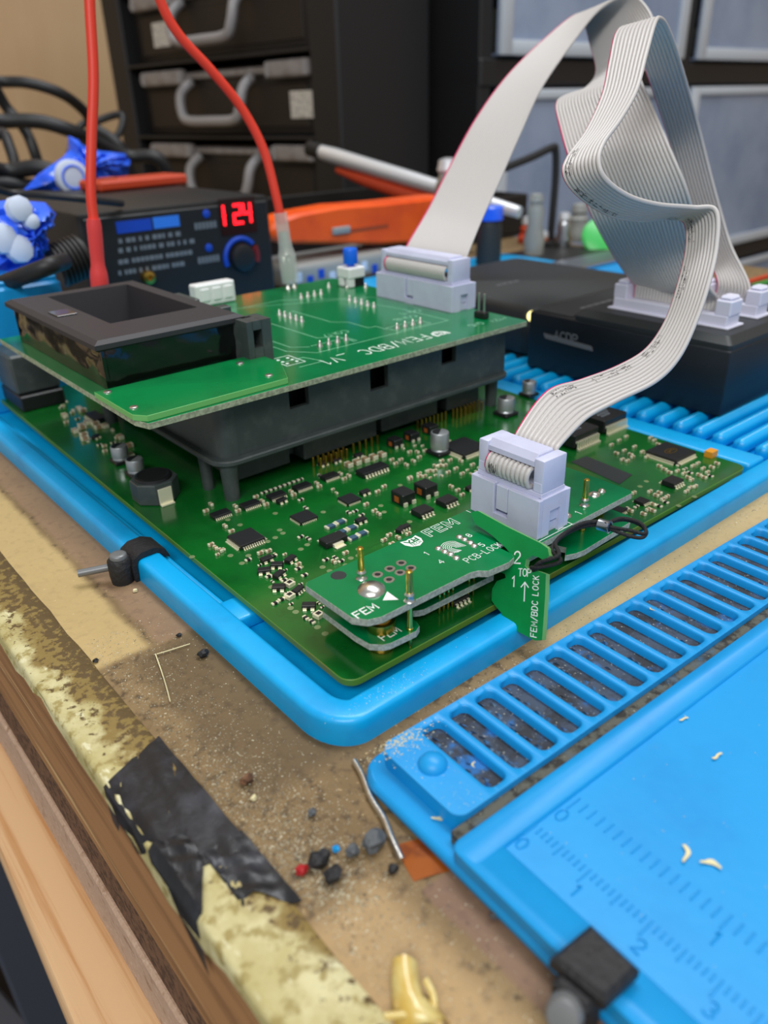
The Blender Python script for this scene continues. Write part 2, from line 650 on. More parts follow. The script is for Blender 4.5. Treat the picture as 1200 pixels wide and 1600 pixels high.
# ------------------------------------------------------------------ stroke lettering (4 wide, 6 high)
def _arc(cx, cy, rx, ry, a0, a1, n=10):
    return [(cx + rx * math.cos(math.radians(a0 + (a1 - a0) * k / n)), cy + ry * math.sin(math.radians(a0 + (a1 - a0) * k / n))) for k in range(n + 1)]


FONT = {
    'F': [[(0, 0), (0, 6), (3.8, 6)], [(0, 3.2), (3, 3.2)]],
    'E': [[(3.8, 0), (0, 0), (0, 6), (3.8, 6)], [(0, 3.1), (3, 3.1)]],
    'M': [[(0, 0), (0, 6), (2.2, 2), (4.4, 6), (4.4, 0)]],
    'P': [[(0, 0), (0, 6), (2.4, 6)] + _arc(2.4, 4.5, 1.6, 1.5, 90, -90) + [(0, 3)]],
    'C': [_arc(2.2, 3, 2.1, 3, 45, 315)],
    'B': [[(0, 0), (0, 6), (2.4, 6)] + _arc(2.4, 4.6, 1.4, 1.4, 90, -90) + [(0, 3.2)], [(2.4, 3.2)] + _arc(2.4, 1.6, 1.6, 1.6, 90, -90) + [(0, 0)]],
    'D': [[(0, 0), (0, 6), (1.8, 6)] + _arc(1.8, 3, 2.3, 3, 90, -90) + [(0, 0)]],
    '-': [[(0.5, 3), (3.3, 3)]], '_': [[(0, -0.6), (4, -0.6)]], '/': [[(0, -0.4), (3.2, 6.4)]],
    'L': [[(0, 6), (0, 0), (3.4, 0)]], 'O': [_arc(2.1, 3, 2.1, 3, 0, 360, 16)],
    'K': [[(0, 0), (0, 6)], [(3.6, 6), (0, 2.4)], [(1.2, 3.6), (3.8, 0)]],
    'T': [[(0, 6), (4, 6)], [(2, 6), (2, 0)]], 'H': [[(0, 0), (0, 6)], [(4, 0), (4, 6)], [(0, 3), (4, 3)]],
    'N': [[(0, 0), (0, 6), (4, 0), (4, 6)]], 'V': [[(0, 6), (2, 0), (4, 6)]], 'A': [[(0, 0), (2, 6), (4, 0)], [(0.8, 2.2), (3.2, 2.2)]],
    'G': [_arc(2.2, 3, 2.1, 3, 45, 340) + [(4.2, 3), (2.6, 3)]],
    '0': [_arc(1.9, 3, 1.8, 3, 0, 360, 16)], '1': [[(0.6, 4.8), (1.8, 6), (1.8, 0)]],
    '2': [_arc(1.9, 4.3, 1.7, 1.7, 170, -30) + [(0.1, 0), (3.8, 0)]],
    '3': [_arc(1.8, 4.5, 1.6, 1.5, 150, -90) + _arc(1.8, 1.5, 1.8, 1.5, 90, -150)],
    '4': [[(2.8, 0), (2.8, 6), (0, 1.8), (3.8, 1.8)]],
    '5': [[(3.5, 6), (0.6, 6), (0.3, 3.4)] + _arc(1.8, 1.9, 1.9, 1.9, 130, -140)],
    '7': [[(0, 6), (3.8, 6), (1.4, 0)]], '.': [[(0.4, 0), (0.5, 0.1)]],
    '8': [_arc(1.9, 4.5, 1.5, 1.5, -90, 270, 14), _arc(1.9, 1.5, 1.8, 1.5, 90, 450, 14)],
    '+': [[(0.4, 3), (3.4, 3)], [(1.9, 1.5), (1.9, 4.5)]], ' ': [],
}
WID = {'M': 4.4, '1': 2.4, '/': 3.2, ' ': 2.5, '.': 0.8, '-': 3.6}


def strokes(mb, lines, w, O, U, Vv, mi=0, lift=0.03, wscale=1.0):
    """flat ribbons for 2-D polylines, on the plane O + x U + y V"""
    O, U, Vv = Vector(O), Vector(U).normalized(), Vector(Vv).normalized()
    nn = U.cross(Vv).normalized() * lift
    for num, ln in enumerate(lines):
        pts = [Vector(ln[0])]
        for p in ln[1:]:
            if (Vector(p) - pts[-1]).length > 1e-5:
                pts.append(Vector(p))
        if len(pts) < 2:
            continue
        closed = (pts[0] - pts[-1]).length < 1e-4 and len(pts) > 3
        if closed:
            pts = pts[:-1]
        m = len(pts)
        vs = []
        for i in range(m):
            d1 = (pts[i] - pts[i - 1]).normalized() if (closed or i > 0) else (pts[1] - pts[0]).normalized()
            d2 = (pts[(i + 1) % m] - pts[i]).normalized() if (closed or i < m - 1) else d1
            n1, n2 = Vector((-d1.y, d1.x)), Vector((-d2.y, d2.x))
            q = n1 + n2
            q = q / max(0.45, q.dot(n1)) * (w / 2)
            c = pts[i]
            if not closed and i == 0:
                c = c - d1 * w * 0.4
            if not closed and i == m - 1:
                c = c + d1 * w * 0.4
            for p in (c - q, c + q):
                vs.append(O + U * p.x + Vv * p.y + nn * (1 + 0.18 * (num % 4)))
        fs = [(2 * i, 2 * ((i + 1) % m), 2 * ((i + 1) % m) + 1, 2 * i + 1) for i in range(m if closed else m - 1)]
        mb.add(vs, fs, mi)


def text(mb, s, h, O, U, Vv, w=None, gap=0.28, mi=0, lift=0.03, shear=0.0, centre=False, xs=1.0):
    k = h / 6
    x = 0.0
    tot = sum(WID.get(c, 4) * k * xs + gap * h for c in s) - gap * h
    if centre:
        x = -tot / 2
    lines = []
    for c in s:
        for ln in FONT[c]:
            lines.append([(x + (px * xs + shear * py) * k, py * k) for px, py in ln])
        x += WID.get(c, 4) * k * xs + gap * h
    strokes(mb, lines, w or h * 0.13, O, U, Vv, mi, lift)
    return tot

# ================================================================== the setting
mb = MB()
mb.b2(-900, 2200, 1320, 1340, -800, 1500)
obj('wall_back', mb, 'wall_ply', kind='structure')
mb = MB()
mb.b2(1800, 1820, -900, 1319, -800, 1500)
obj('wall_right', mb, 'wall_ply', kind='structure')
mb = MB()
mb.b2(-900, 1799, -900, 1319, -820, -800)
obj('floor', mb, 'floor_dark', kind='structure')

# ------------------------------------------------------------------ workbench
bench = thing('workbench', (300, 450, -800), 'worn brown hardboard workbench with taped wooden front edge', 'workbench')
mb = MB()
mb.prism([(24.6, -420), (545, -420), (545, 630), (640, 630), (640, 1310), (24.6, 1310)], -3, 0)
obj('top_sheet', mb, 'hardboard', bench, org=(0, 0, 0))
mb = MB()
mb.b2(24.5, 70, -420, 1310, -38, -3.05, bev=1.2, seg=2)
obj('edge_board', mb, 'edge_wood', bench, label='weathered brown timber edging')
mb = MB()
mb.b2(25.4, 300, -420, 1310, -58, -38.05)
obj('core_layer', mb, 'mdf_dark', bench, label='dark crumbly chipboard layer')
mb = MB()
mb.b2(24.2, 300, -420, 1310, -81, -58.05, bev=0.8)
obj('lower_layer', mb, 'mdf', bench, label='pale fibreboard layer')
mb = MB()
T = Matrix.Rotation(math.radians(-2.0), 4, 'Z')
mb.box((21.5, 300, -108), (34, 1300, 44), 0, 2.0, 0, T, seg=2)
obj('rail', mb, 'pine', bench, smooth=40, label='pine rail under the bench top')
mb = MB()
mb.b2(-60, 20, 560, 600, -260, -215, bev=2)
obj('cross_rail', mb, 'pine', bench, label='pine cross rail')
mb = MB()
q_ = at(38, 1505, -250)
mb.b2(q_.x - 9, q_.x + 9, q_.y - 12, q_.y + 12, -799, -170, bev=1.5)
obj('steel_leg', mb, 'leg_metal', bench, label='grey steel leg')
mb = MB()
for (x, y) in ((60, -380), (505, -380), (60, 1270), (600, 1270)):
    mb.b2(x - 30, x + 30, y - 30, y + 30, -800, -81.1)
    obj('leg', mb, 'pine', bench)
    mb = MB()

# masking tape along the front edge: an uneven sheet that folds over the corner
mb = MB()
ny, cols = 150, 9
ys = [-300 + 900 * i / ny for i in range(ny + 1)]
vs, fs = [], []
for i, y in enumerate(ys):
    w = 0.5 * math.sin(y * 0.31) + 0.35 * math.sin(y * 0.83 + 1)
    drop = 2.3 + 1.5 * math.sin(y * 0.17) + 0.9 * math.sin(y * 0.61 + 2) + (2.2 if 60 < y < 112 else 0)
    row = [(35.8 + 0.25 * w, 0.06), (35.3 + 0.2 * w, 0.32), (32, 0.42), (29, 0.42), (26.2, 0.42), (24.6, 0.3), (24.0, -0.4), (23.9, -drop * 0.6), (23.75 - 0.3 * abs(w), -drop)]
    for (x, z) in row:
        bumpz = 0.10 * math.sin(y * 0.9 + x) * math.sin(x * 1.7 + y * 0.23)
        vs.append((x, y, z + bumpz + (0.05 if z > 0.1 else 0)))
for i in range(ny):
    for k in range(cols - 1):
        a = i * cols + k
        fs.append((a, a + 1, a + cols + 1, a + cols))
mb.add(vs, fs)
et = obj('edge_tape', mb, 'tape_yellow', bench, smooth=60, org=(0, 0, 0), label='scuffed yellowed masking tape with torn patches')


def sheet(mb, rows, mi=0, thick=0.25):
    """a thin crumpled sheet with thickness from a grid of 3-D points"""
    n, m = len(rows), len(rows[0])
    for off in (0, 1):
        vs = []
        for r in rows:
            for p in r:
                vs.append(Vector(p) - Vector((0, 0, thick * off)))
        fs = [(i * m + j, i * m + j + 1, (i + 1) * m + j + 1, (i + 1) * m + j) for i in range(n - 1) for j in range(m - 1)]
        mb.add(vs, fs if off == 0 else [f[::-1] for f in fs], mi)
    o = len(mb.v) - 2 * n * m
    rim = [j for j in range(m)] + [i * m + m - 1 for i in range(1, n)] + [(n - 1) * m + j for j in range(m - 2, -1, -1)] + [i * m for i in range(n - 2, 0, -1)]
    for a, b in zip(rim, rim[1:] + rim[:1]):
        mb.f.append([o + a, o + b, o + n * m + b, o + n * m + a])
        mb.m.append(mi)


def tape_patch(x0, x1, y0f, y1f, over, seed, zb=0.75, nx=9, nyy=12):
    """black tape patch: y limits depend on x; over = how far the flap hangs down the edge at each y fraction"""
    r = random.Random(seed)
    mb = MB()
    rows = []
    for i in range(nyy + 1):
        t = i / nyy
        row = []
        for j in range(nx + 1):
            u = j / nx
            x = x0 + (x1 - x0) * u
            y = y0f(u) + (y1f(u) - y0f(u)) * t
            row.append((x, y, zb + 0.35 * math.sin(x * 1.3 + y * 0.7 + seed) * math.sin(y * 0.9) + r.uniform(-0.10, 0.10)))
        d = over(t)
        if d > 0:
            y = row[0][1]
            row = [(24.6 - 1.0, y - 1.5, -d), (23.7, y - 0.7, -d * 0.5), (23.9, y, -0.2)] + row
        else:
            row = [(row[0][0] - 0.05, row[0][1], row[0][2] - 0.05)] * 3 + row
        rows.append(row)
    sheet(mb, rows)
    return mb


tp = tape_patch(25.2, 36.4, lambda u: 82 - 3 * u, lambda u: 107.5 + 4 * u, lambda t: 8 * max(0, math.sin((t - 0.36) * 3.3)) if t < 0.62 or t > 0.9 else 4, 3)
obj('black_tape', tp, 'tape_matte', bench, smooth=50, label='torn crumpled black tape patch hanging over the edge')
tp = tape_patch(30.0, 36.9, lambda u: 68 + 3 * (1 - u) + 2 * math.sin(u * 5), lambda u: 83.0, lambda t: 0, 9)
obj('black_tape', tp, 'tape_matte', bench, smooth=50, label='torn black tape patch on the top of the edge')
tp = tape_patch(25.0, 29.6, lambda u: 74 + 8 * u, lambda u: 90 - 2 * u, lambda t: 13 * max(0.0, 0.62 - t) ** 0.6 + 1.2, 5, zb=1.2)
obj('black_tape', tp, 'tape_matte', bench, smooth=50, label='loose pointed black tape flap curling down the edge')

# things standing on the dark floor under the bench
p = at(35, 1540, -420)
mb = MB()
mb.box((p.x - 40, p.y, -600), (46, 160, 400), 12, 4)
t = thing('steel_bin', (p.x - 40, p.y, -800), 'grey metal box on the floor under the bench edge', 'box')
obj('body', mb, 'leg_metal', t)
mb = MB()
mb.box((p.x - 40, p.y, -397), (50, 164, 6), 12, 2)
obj('rim', mb, 'leg_metal', t)
p = at(12, 1500, -700)
t = thing('red_tub', (p.x - 90, p.y, -800), 'dark red plastic tub standing on the floor', 'tub')
mb = MB()
mb.lathe([(50, -799.5), (62, -700), (64, -698), (60, -698), (48, -795)], (p.x - 90, p.y, 0), 24)
obj('wall', mb, 'crumb_red', t, smooth=40)
mb = MB()
mb.tube([(p.x - 90 + 62 * math.cos(a * 0.26), p.y + 62 * math.sin(a * 0.26), -699 + 18 * math.sin(a * math.pi / 12)) for a in range(13)], 2)
obj('handle', mb, 'case_black', t, smooth=40)

# ------------------------------------------------------------------ blue silicone tray mat under the board
tray = thing('silicone_tray', (180, 230, 0), 'blue silicone repair tray with raised lip under the large circuit board', 'tray')
TX0, TX1, TY0, TY1 = 57.6, 470.0, 85.0, 420.0
mb = MB()
mb.prism(rrect(TX0 + 1.5, TX1, TY0 + 1.5, TY1, 7, 6), 0.15, 1.0)
obj('base', mb, 'tray_blue', tray)
path = [(TX0, TY1)] + [(TX0, y) for y in (350, 300, 250, 200, 170, 150, 130, 115)]
cr = 8.0
path += [(TX0 + cr + cr * math.cos(math.radians(a)), TY0 + cr + 2.5 + (cr + 2.5 if a > 225 else cr + 2.5) * math.sin(math.radians(a))) for a in range(180, 271, 9)]
path += [(x, TY0 - 0.000 * x) for x in (80, 110, 140, 170, 200, 240, 300, 400, TX1)]
prof = [(0.0, 0.0), (0.1, 3.0), (0.22, 4.7), (0.5, 5.3), (0.95, 5.7), (1.6, 5.85), (5.4, 5.9), (5.9, 5.75), (6.2, 5.4), (6.35, 4.6), (6.4, 1.05), (6.4, 0.2)]
mb.__init__()
mb.sweep(path, prof)
obj('lip', mb, 'tray_blue', tray, smooth=50, label='raised rounded lip')
mb = MB()
mb.b2(63.4, 71.5, 128.5, 137.5, 1.02, 4.6, bev=0.7, seg=2)
obj('tab', mb, 'tray_blue', tray, smooth=50)
mb = MB()
mb.b2(63.4, 66.6, 138, 420, 1.02, 3.2, bev=0.6)
obj('step', mb, 'tray_blue', tray, smooth=50)
mb = MB()
mb.b2(218.8, 228.5, 92.6, 330, 1.02, 5.4, bev=1.2, seg=3)
obj('divider', mb, 'tray_blue', tray, smooth=50)
rm = MB()
rm.prism(rrect(-58, 58, -2.3, 2.3, 2.25, 5), 0, 5.2, bev=1.3)
rib = to_mesh('rib', rm, 'tray_blue', (0, 0, 0), 50)
for k in range(24):
    inst('rib', rib, tray, (290.5, 96.4 + 7.2 * k, 1.02))
mb = MB()
mb.b2(352, 362, 92.6, 330, 1.02, 5.4, bev=1.2, seg=3)
obj('divider', mb, 'tray_blue', tray, smooth=50)

# ------------------------------------------------------------------ blue soldering mat in front
MO = Vector((57.6, 80.2, 0))
MROT = math.radians(-2.3)
MX = Matrix.Translation(MO) @ Matrix.Rotation(MROT, 4, 'Z')      # local: x along the strip, y = -distance towards the camera


def ml(u, v, z=0.0):
    return MX @ Vector((u, -v, z))


smat = thing('soldering_mat', (140, 30, 0), 'large blue silicone soldering mat with slotted strip and moulded rulers', 'mat')
MW, MH = 330.0, 210.0


def pm(mb, u0, u1, v0, v1, z0, z1, r=1.0, bev=0.0, mi=0, rs=None, seg=4):
    mb.prism(rrect(u0, u1, -v1, -v0, r, seg, rs), z0, z1, bev, mi, MX)


mb = MB()
pm(mb, 0, MW, 0, MH, 0.1, 2.6, 6, 0.8, seg=8)
obj('base', mb, 'mat_blue', smat, smooth=45)
# slotted strip: one raised frame with a rounded slot after another
nsl, pitch, s0 = 50, 6.36, 12.2
slot_w = 4.5


def ring(mb, outer, inner, z0, z1, bev=0.35, mi=0):
    """plate with a hole; outer and inner outlines have the same number of points"""
    n = len(outer)
    big = inset(inner, -bev)
    R_ = [[(x, y, z0) for x, y in outer], [(x, y, z1) for x, y in outer], [(x, y, z1) for x, y in big], [(x, y, z1 - bev) for x, y in inner], [(x, y, z0) for x, y in inner]]
    vs = [p for r_ in R_ for p in r_]
    fs = [(k * n + i, k * n + (i + 1) % n, (k + 1) * n + (i + 1) % n, (k + 1) * n + i) for k in range(4) for i in range(n)]
    px = max(abs(x) for x, y in outer)
    fs = [f for q_, f in enumerate(fs) if not (q_ < n and abs(abs(outer[q_][0]) - px) < 1e-4 and abs(outer[(q_ + 1) % n][0] - outer[q_][0]) < 1e-4)]
    mb.add(vs, fs, mi)


inner = rrect(-slot_w / 2, slot_w / 2, -8.6, 8.6, 1.5, 5)
outer = []
for c_ in range(4):
    for k in range(6):
        x, y = inner[c_ * 6 + k]
        X_, Y_ = math.copysign(pitch / 2, x), math.copysign(10.0, y)
        corner = 2 if c_ in (0, 2) else 3
        vertical = (k < corner) == (c_ in (0, 2))
        outer.append((X_, Y_) if k == corner else ((X_, y) if vertical else (x, Y_)))
fm_ = MB()
ring(fm_, outer, inner, 0, 3.4)
frm = to_mesh('slot_frame', fm_, 'mat_blue', (0, 0, 0), 45)
for k in range(nsl - 1):
    c = ml(s0 + k * pitch + slot_w / 2, 12.0, 2.58)
    inst('slot_frame', frm, smat, c, math.degrees(MROT))
mb = MB()
pm(mb, 4.2, 11.28, 2.0, 22.0, 2.58, 5.98, 2.0, 0.0, rs=(2.2, 0.0, 0.0, 2.6), seg=6)
obj('end_pad', mb, 'mat_blue', smat, smooth=45)
mb = MB()
c = ml(8.6, 11.0, 5.6)
mb.lathe([(2.6, 0), (2.5, 0.7), (2.0, 1.5), (1.2, 2.0), (0.4, 2.2)], c, 24)
obj('dome', mb, 'mat_blue', smat, smooth=60)
mb = MB()
pm(mb, s0, MW - 6, 3.2, 20.8, 2.62, 4.1, 0.5)
obj('slot_floor', mb, 'mat_dirty', smat)
# broken ridge of flux residue inside the slots
mb = MB()
r = random.Random(4)
for k in range(30):
    for j in range(14):
        u = s0 + k * pitch + 1.3 + r.gauss(0, 0.5)
        v = 4.6 + j * 1.1 + r.uniform(-0.4, 0.4)
        q = ml(u, v, 4.05)
        h = r.uniform(0.25, 0.8)
        a = r.uniform(0, 3)
        mb.add([(q.x - 0.8 * math.cos(a), q.y - 0.7, q.z), (q.x + 0.7, q.y - 0.6 * math.sin(a), q.z), (q.x + 0.1, q.y + 0.9, q.z), (q.x, q.y, q.z + h)],
               [(0, 1, 3), (1, 2, 3), (2, 0, 3), (2, 1, 0)])
obj('flux_crust', mb, 'crust', smat, kind='stuff', label='crusty residue in the slots')
mb = MB()
pm(mb, 2.5, MW - 2, 22.05, 24.2, 2.61, 4.7, 0.4)
obj('groove_dirt', mb, 'mat_grime', smat, label='grey dirt packed into the groove')
# raised work area with a sunken field
mb = MB()
pm(mb, 0.3, MW - 2, 24.2, 29.6, 2.58, 5.6, 1.8, 0.35)
obj('field_border', mb, 'mat_blue', smat, smooth=45)
mb = MB()
pm(mb, 0.25, 6.6, 26, MH - 2, 2.57, 5.58, 1.6, 0.35)
obj('field_border', mb, 'mat_blue', smat, smooth=45)
mb = MB()
pm(mb, 6.5, MW - 2, 28.5, MH - 2, 2.6, 5.0, 0.5)
obj('work_field', mb, 'mat_blue', smat)
# moulded rulers
tick = {}
for ln in (1.5, 2.4, 3.2):
    t_ = MB()
    t_.b2(0, ln, -0.15, 0.15, 0, 0.22, bev=0.08)
    tick[ln] = to_mesh('ruler_tick', t_, 'mat_blue', (0, 0, 0))
for k in range(0, 62):
    ln = 3.2 if k % 10 == 0 else 2.4 if k % 5 == 0 else 1.5
    c = ml(13.6 - ln, 29.6 + k * 1.03, 4.99)
    inst('ruler_tick', tick[ln], smat, c, math.degrees(MROT))
for k in range(0, 34):
    ln = 3.2 if k % 16 == 0 else 2.4
    c = ml(22.6 - ln, 30.5 + k * 1.62, 4.99)
    inst('ruler_tick', tick[ln], smat, c, math.degrees(MROT))
def moulded_digit(ch, h, O):
    """raised digit as rounded ridges; reads along the ruler"""
    U_, V_ = MX.to_3x3() @ Vector((0, -1, 0)), MX.to_3x3() @ Vector((1, 0, 0))
    mb = MB()
    for ln in FONT[ch]:
        mb.tube([O + U_ * x * h / 6 + V_ * y * h / 6 for x, y in ln], 0.17, 6)
    obj('ruler_digit', mb, 'mat_blue', smat, smooth=60)


for d in range(0, 6):
    moulded_digit(str(d), 2.2, ml(8.1, 28.7 + 10.3 * d + 1.2, 5.05))
for d, v in ((0, 28.9), (1, 55)):
    moulded_digit(str(d), 2.4, ml(16.6, v + 1.2, 5.05))

# ================================================================== main circuit board
ZB = 6.5
BROT = -0.8
main = thing('main_circuit_board', (140, 200, 4.9), 'large green control module circuit board lying in the blue tray', 'circuit board')
BM = Matrix.Translation(Vector((67.4, 93.7, 0))) @ Matrix.Rotation(math.radians(BROT), 4, 'Z')
mb = MB()
mb.prism(rrect(0, 147.6, 0, 226, 3.2, 5), ZB - 1.6, ZB, 0.12, 0, BM, mi_side=1)
obj('board', mb, ['pcb_main', 'pcb_main_edge'], main, smooth=30)
for (x, y) in ((60, 40), (190, 110), (90, 300), (205, 300), (130, 200)):
    mb = MB()
    mb.b2(max(x, 76) - 5, max(x, 76) + 5, max(y, 104) - 5, max(y, 104) + 5, 1.02, ZB - 1.62, bev=0.3)
    obj('underside_chip', mb, 'chip_black', main)


# ---- component kinds, each one shared mesh (origin on the board surface)
def lead_row(mb, n, pitch, x0, y, dirn, out, h, w=None, mi=1, axis='x'):
    """gull-wing leads along an edge"""
    w = w or pitch * 0.5
    for i in range(n):
        a = x0 + i * pitch
        for (o0, o1, z0, z1) in ((0, out * 0.45, h * 0.75, h * 0.95), (out * 0.38, out * 0.55, 0.02, h * 0.95), (out * 0.45, out, 0.02, 0.22 * h + 0.04)):
            u0, u1 = y + dirn * o0, y + dirn * o1
            if axis == 'x':
                mb.b2(a - w / 2, a + w / 2, min(u0, u1), max(u0, u1), z0, z1, mi=mi)
            else:
                mb.b2(min(u0, u1), max(u0, u1), a - w / 2, a + w / 2, z0, z1, mi=mi)


def mk_body(name, size, z0, bev, m='chip_black', dot=False):
    mb = MB()
    mb.box((0, 0, z0 + size[2] / 2), size, 0, bev)
    return to_mesh(name, mb, [m])


LIB = {}


def lib_ic(key, sx, sy, h, nx, ny, pitch, out=1.0, bev=0.12, nm='chip'):
    body = mk_body(nm, (sx, sy, h), 0.12, bev)
    lm = MB()
    if nx:
        x0 = -(nx - 1) * pitch / 2
        lead_row(lm, nx, pitch, x0, -sy / 2 + 0.1, -1, out, h * 0.6)
        lead_row(lm, nx, pitch, x0, sy / 2 - 0.1, 1, out, h * 0.6)
    if ny:
        y0 = -(ny - 1) * pitch / 2
        lead_row(lm, ny, pitch, y0, -sx / 2 + 0.1, -1, out, h * 0.6, axis='y')
        lead_row(lm, ny, pitch, y0, sx / 2 - 0.1, 1, out, h * 0.6, axis='y')
    lm.m = [0] * len(lm.f)
    LIB[key] = (nm, body, to_mesh('lead_frame', lm, ['lead']))


lib_ic('qfp7', 7.0, 7.0, 1.2, 10, 10, 0.62)
lib_ic('qfp10', 10.5, 10.5, 1.5, 19, 19, 0.5, 1.1)
lib_ic('qfn6', 5.6, 5.2, 0.9, 9, 9, 0.52, 0.35, 0.08)
lib_ic('qfn5', 4.8, 4.8, 0.9, 8, 8, 0.5, 0.35, 0.08)
lib_ic('tssop', 5.2, 3.1, 0.95, 9, 0, 0.55, 0.7, 0.08)
lib_ic('soic16', 9.8, 4.0, 1.5, 8, 0, 1.15, 1.0, 0.12)
lib_ic('so8', 4.9, 3.9, 1.5, 4, 0, 1.15, 1.1, 0.12)
lib_ic('msop', 3.0, 3.0, 0.9, 4, 0, 0.65, 0.7, 0.08)
lib_ic('sot6', 2.9, 1.6, 1.0, 3, 0, 0.9, 0.55, 0.1)
lib_ic('sot3', 3.0, 1.7, 1.05, 2, 0, 1.7, 0.6, 0.12)


def ic(key, px, py, rz=0, dz=0.0, label=None, z=ZB, parent=None):
    nm, body, leads = LIB[key]
    p = at(px, py, z)
    o = inst(nm, body, parent or main, (p.x, p.y, z + 0.01), rz + BROT, label)
    l = bpy.data.objects.new('lead_frame', leads)
    COL.objects.link(l)
    l.parent = o
    l['kind'] = 'stuff'
    return o


def lib_passive(key, nm, sx, sy, h, body, cap=0.24, capm='lead', bev=0.06):
    mb = MB()
    mb.b2(-sx / 2 + sx * cap * 0.8, sx / 2 - sx * cap * 0.8, -sy / 2 * 0.97, sy / 2 * 0.97, 0.03, h * 0.98, mi=0)
    mb.b2(-sx / 2, -sx / 2 + sx * cap, -sy / 2, sy / 2, 0.02, h, bev=bev, mi=1)
    mb.b2(sx / 2 - sx * cap, sx / 2, -sy / 2, sy / 2, 0.02, h, bev=bev, mi=1)
    LIB[key] = (nm, to_mesh(nm, mb, [body, capm]), None)


lib_passive('c06', 'chip_capacitor', 1.6, 0.85, 0.8, 'ceramic_tan', 0.3)
lib_passive('c04', 'chip_capacitor', 1.1, 0.6, 0.6, 'ceramic_tan', 0.34)
lib_passive('r06', 'chip_resistor', 1.7, 0.9, 0.5, 'chip_black', 0.3)
lib_passive('r04', 'chip_resistor', 1.1, 0.6, 0.4, 'chip_black', 0.34)
lib_passive('r12', 'chip_resistor', 3.2, 1.7, 0.65, 'resistor_blue', 0.2)
lib_passive('sq', 'chip_inductor', 2.0, 1.9, 1.0, 'lead', 0.2)
lib_passive('c12', 'chip_capacitor', 2.6, 1.8, 1.3, 'ceramic_tan', 0.22)
lib_passive('tan', 'tantalum_capacitor', 3.4, 2.6, 2.0, 'tantalum', 0.12, 'tantalum')


def ps(key, px, py, rz=0, z=ZB, parent=None):
    nm, me, _ = LIB[key]
    p = at(px, py, z)
    return inst(nm, me, parent or main, (p.x, p.y, z + 0.01), rz + BROT)


# square inductor with a black window
mb = MB()
mb.box((0, 0, 0.05), (1.0, 0.9, 0.1))
sqw = to_mesh('core_window', mb, ['chip_black'])


def sqi(px, py, rz=45):
    o = ps('sq', px, py, rz)
    w = bpy.data.objects.new('core_window', sqw)
    COL.objects.link(w)
    w.parent = o
    w.location = (0, 0, 1.0 * S)


# ---- the chips you can pick out
ic('qfp7', 385, 845, 45 * 0, label='square microcontroller with leads on four sides')
ic('qfn6', 475, 811)
ic('qfn5', 546, 783)
for p_ in ((345, 806), (391, 791), (432, 777), (472, 763), (515, 747)):
    ic('tssop', p_[0], p_[1])
ic('soic16', 582, 738)
ic('so8', 660, 803)
ic('so8', 698, 787)
ic('qfp10', 725, 703)
ic('qfp10', 1047, 712, label='square processor with gold printed marking')
ic('so8', 1050, 757)
ic('msop', 1002, 786)
ic('msop', 966, 800)
ic('sot6', 632, 827)
ic('so8', 712, 938)
ic('sot6', 880, 668)
ic('tssop', 620, 655)
for (x, y, a) in ((417, 877, 0), (433, 886, -40), (454, 877, 20), (413, 895, -30), (436, 901, 20), (436, 921, -40), (483, 950, -40),
                  (440, 785, 10), (570, 772, 0), (564, 816, 0), (660, 667, 10), (735, 765, 0), (715, 695, 10), (150, 685, 30), (505, 727, 5), (525, 722, 5), (560, 714, 0)):
    ic('sot3', x, y, a)
for (x, y) in ((466, 925), (626, 830)):
    ic('sot6', x, y, 20)
# large processor print
mb = MB()
p = at(1047, 712, ZB)
strokes(mb, [_arc(0, 0, 2.6, 1.3, 0, 360, 14), [(-1.6, -0.6), (1.2, 0.7)], [(-1.0, 0.8), (1.8, -0.4)], [(-2, 0), (2, 0.2)]], 0.3, (p.x, p.y, ZB + 1.64), (1, 0, 0), (0, 1, 0))
obj('chip_marking', mb, 'brass', main)
# voltage regulator with tab
p = at(521, 848, ZB)
mb = MB()
mb.box((p.x, p.y, ZB + 0.95), (6.6, 3.6, 1.7), BROT, 0.2)
o = obj('voltage_regulator', mb, 'chip_black', main)
mb = MB()
mb.b2(p.x - 1.5, p.x + 1.5, p.y - 3.5, p.y - 1.75, ZB + 0.03, ZB + 0.3, bev=0.05)
mb.b2(p.x - 1.5, p.x + 1.5, p.y - 2.5, p.y - 1.7, ZB + 0.25, ZB + 0.95, bev=0.05)
obj('metal_tab', mb, 'lead', o)
mb = MB()
for k in (-2.3, 0, 2.3):
    mb.b2(p.x + k - 0.35, p.x + k + 0.35, p.y + 1.7, p.y + 3.4, ZB + 0.03, ZB + 0.25)
obj('lead_frame', mb, 'lead', o, kind='stuff')
for (x, y) in ((517, 824), (532, 817), (534, 833), (550, 826), (552, 842), (566, 835)):
    ps('r12', x, y, 0)
# black blocks with a copper winding showing
cb = MB()
cb.box((0, 0, 1.75), (4.6, 5.2, 3.4), 0, 0.25)
cbm = to_mesh('power_inductor', cb, ['chip_black'])
cw = MB()
cw.b2(-2.42, -2.28, -0.9, 0.9, 0.7, 2.4)
cwm = to_mesh('winding_window', cw, ['copper'])
ct = MB()
for k in (-1.5, 1.5):
    ct.b2(k - 0.6, k + 0.6, -3.1, -2.55, 0.03, 1.1)
ctm = to_mesh('terminal', ct, ['lead'])
for (x, y, sc) in ((630, 784, 1.0), (665, 772, 1.0), (617, 697, 0.8), (643, 687, 0.8), (672, 676, 0.85)):
    p = at(x, y, ZB)
    o = inst('power_inductor', cbm, main, (p.x, p.y, ZB + 0.01), BROT)
    o.scale = (sc, sc, sc)
    for nm, me in (('winding_window', cwm), ('terminal', ctm)):
        c = bpy.data.objects.new(nm, me)
        COL.objects.link(c)
        c.parent = o
        if nm == 'terminal':
            c['kind'] = 'stuff'


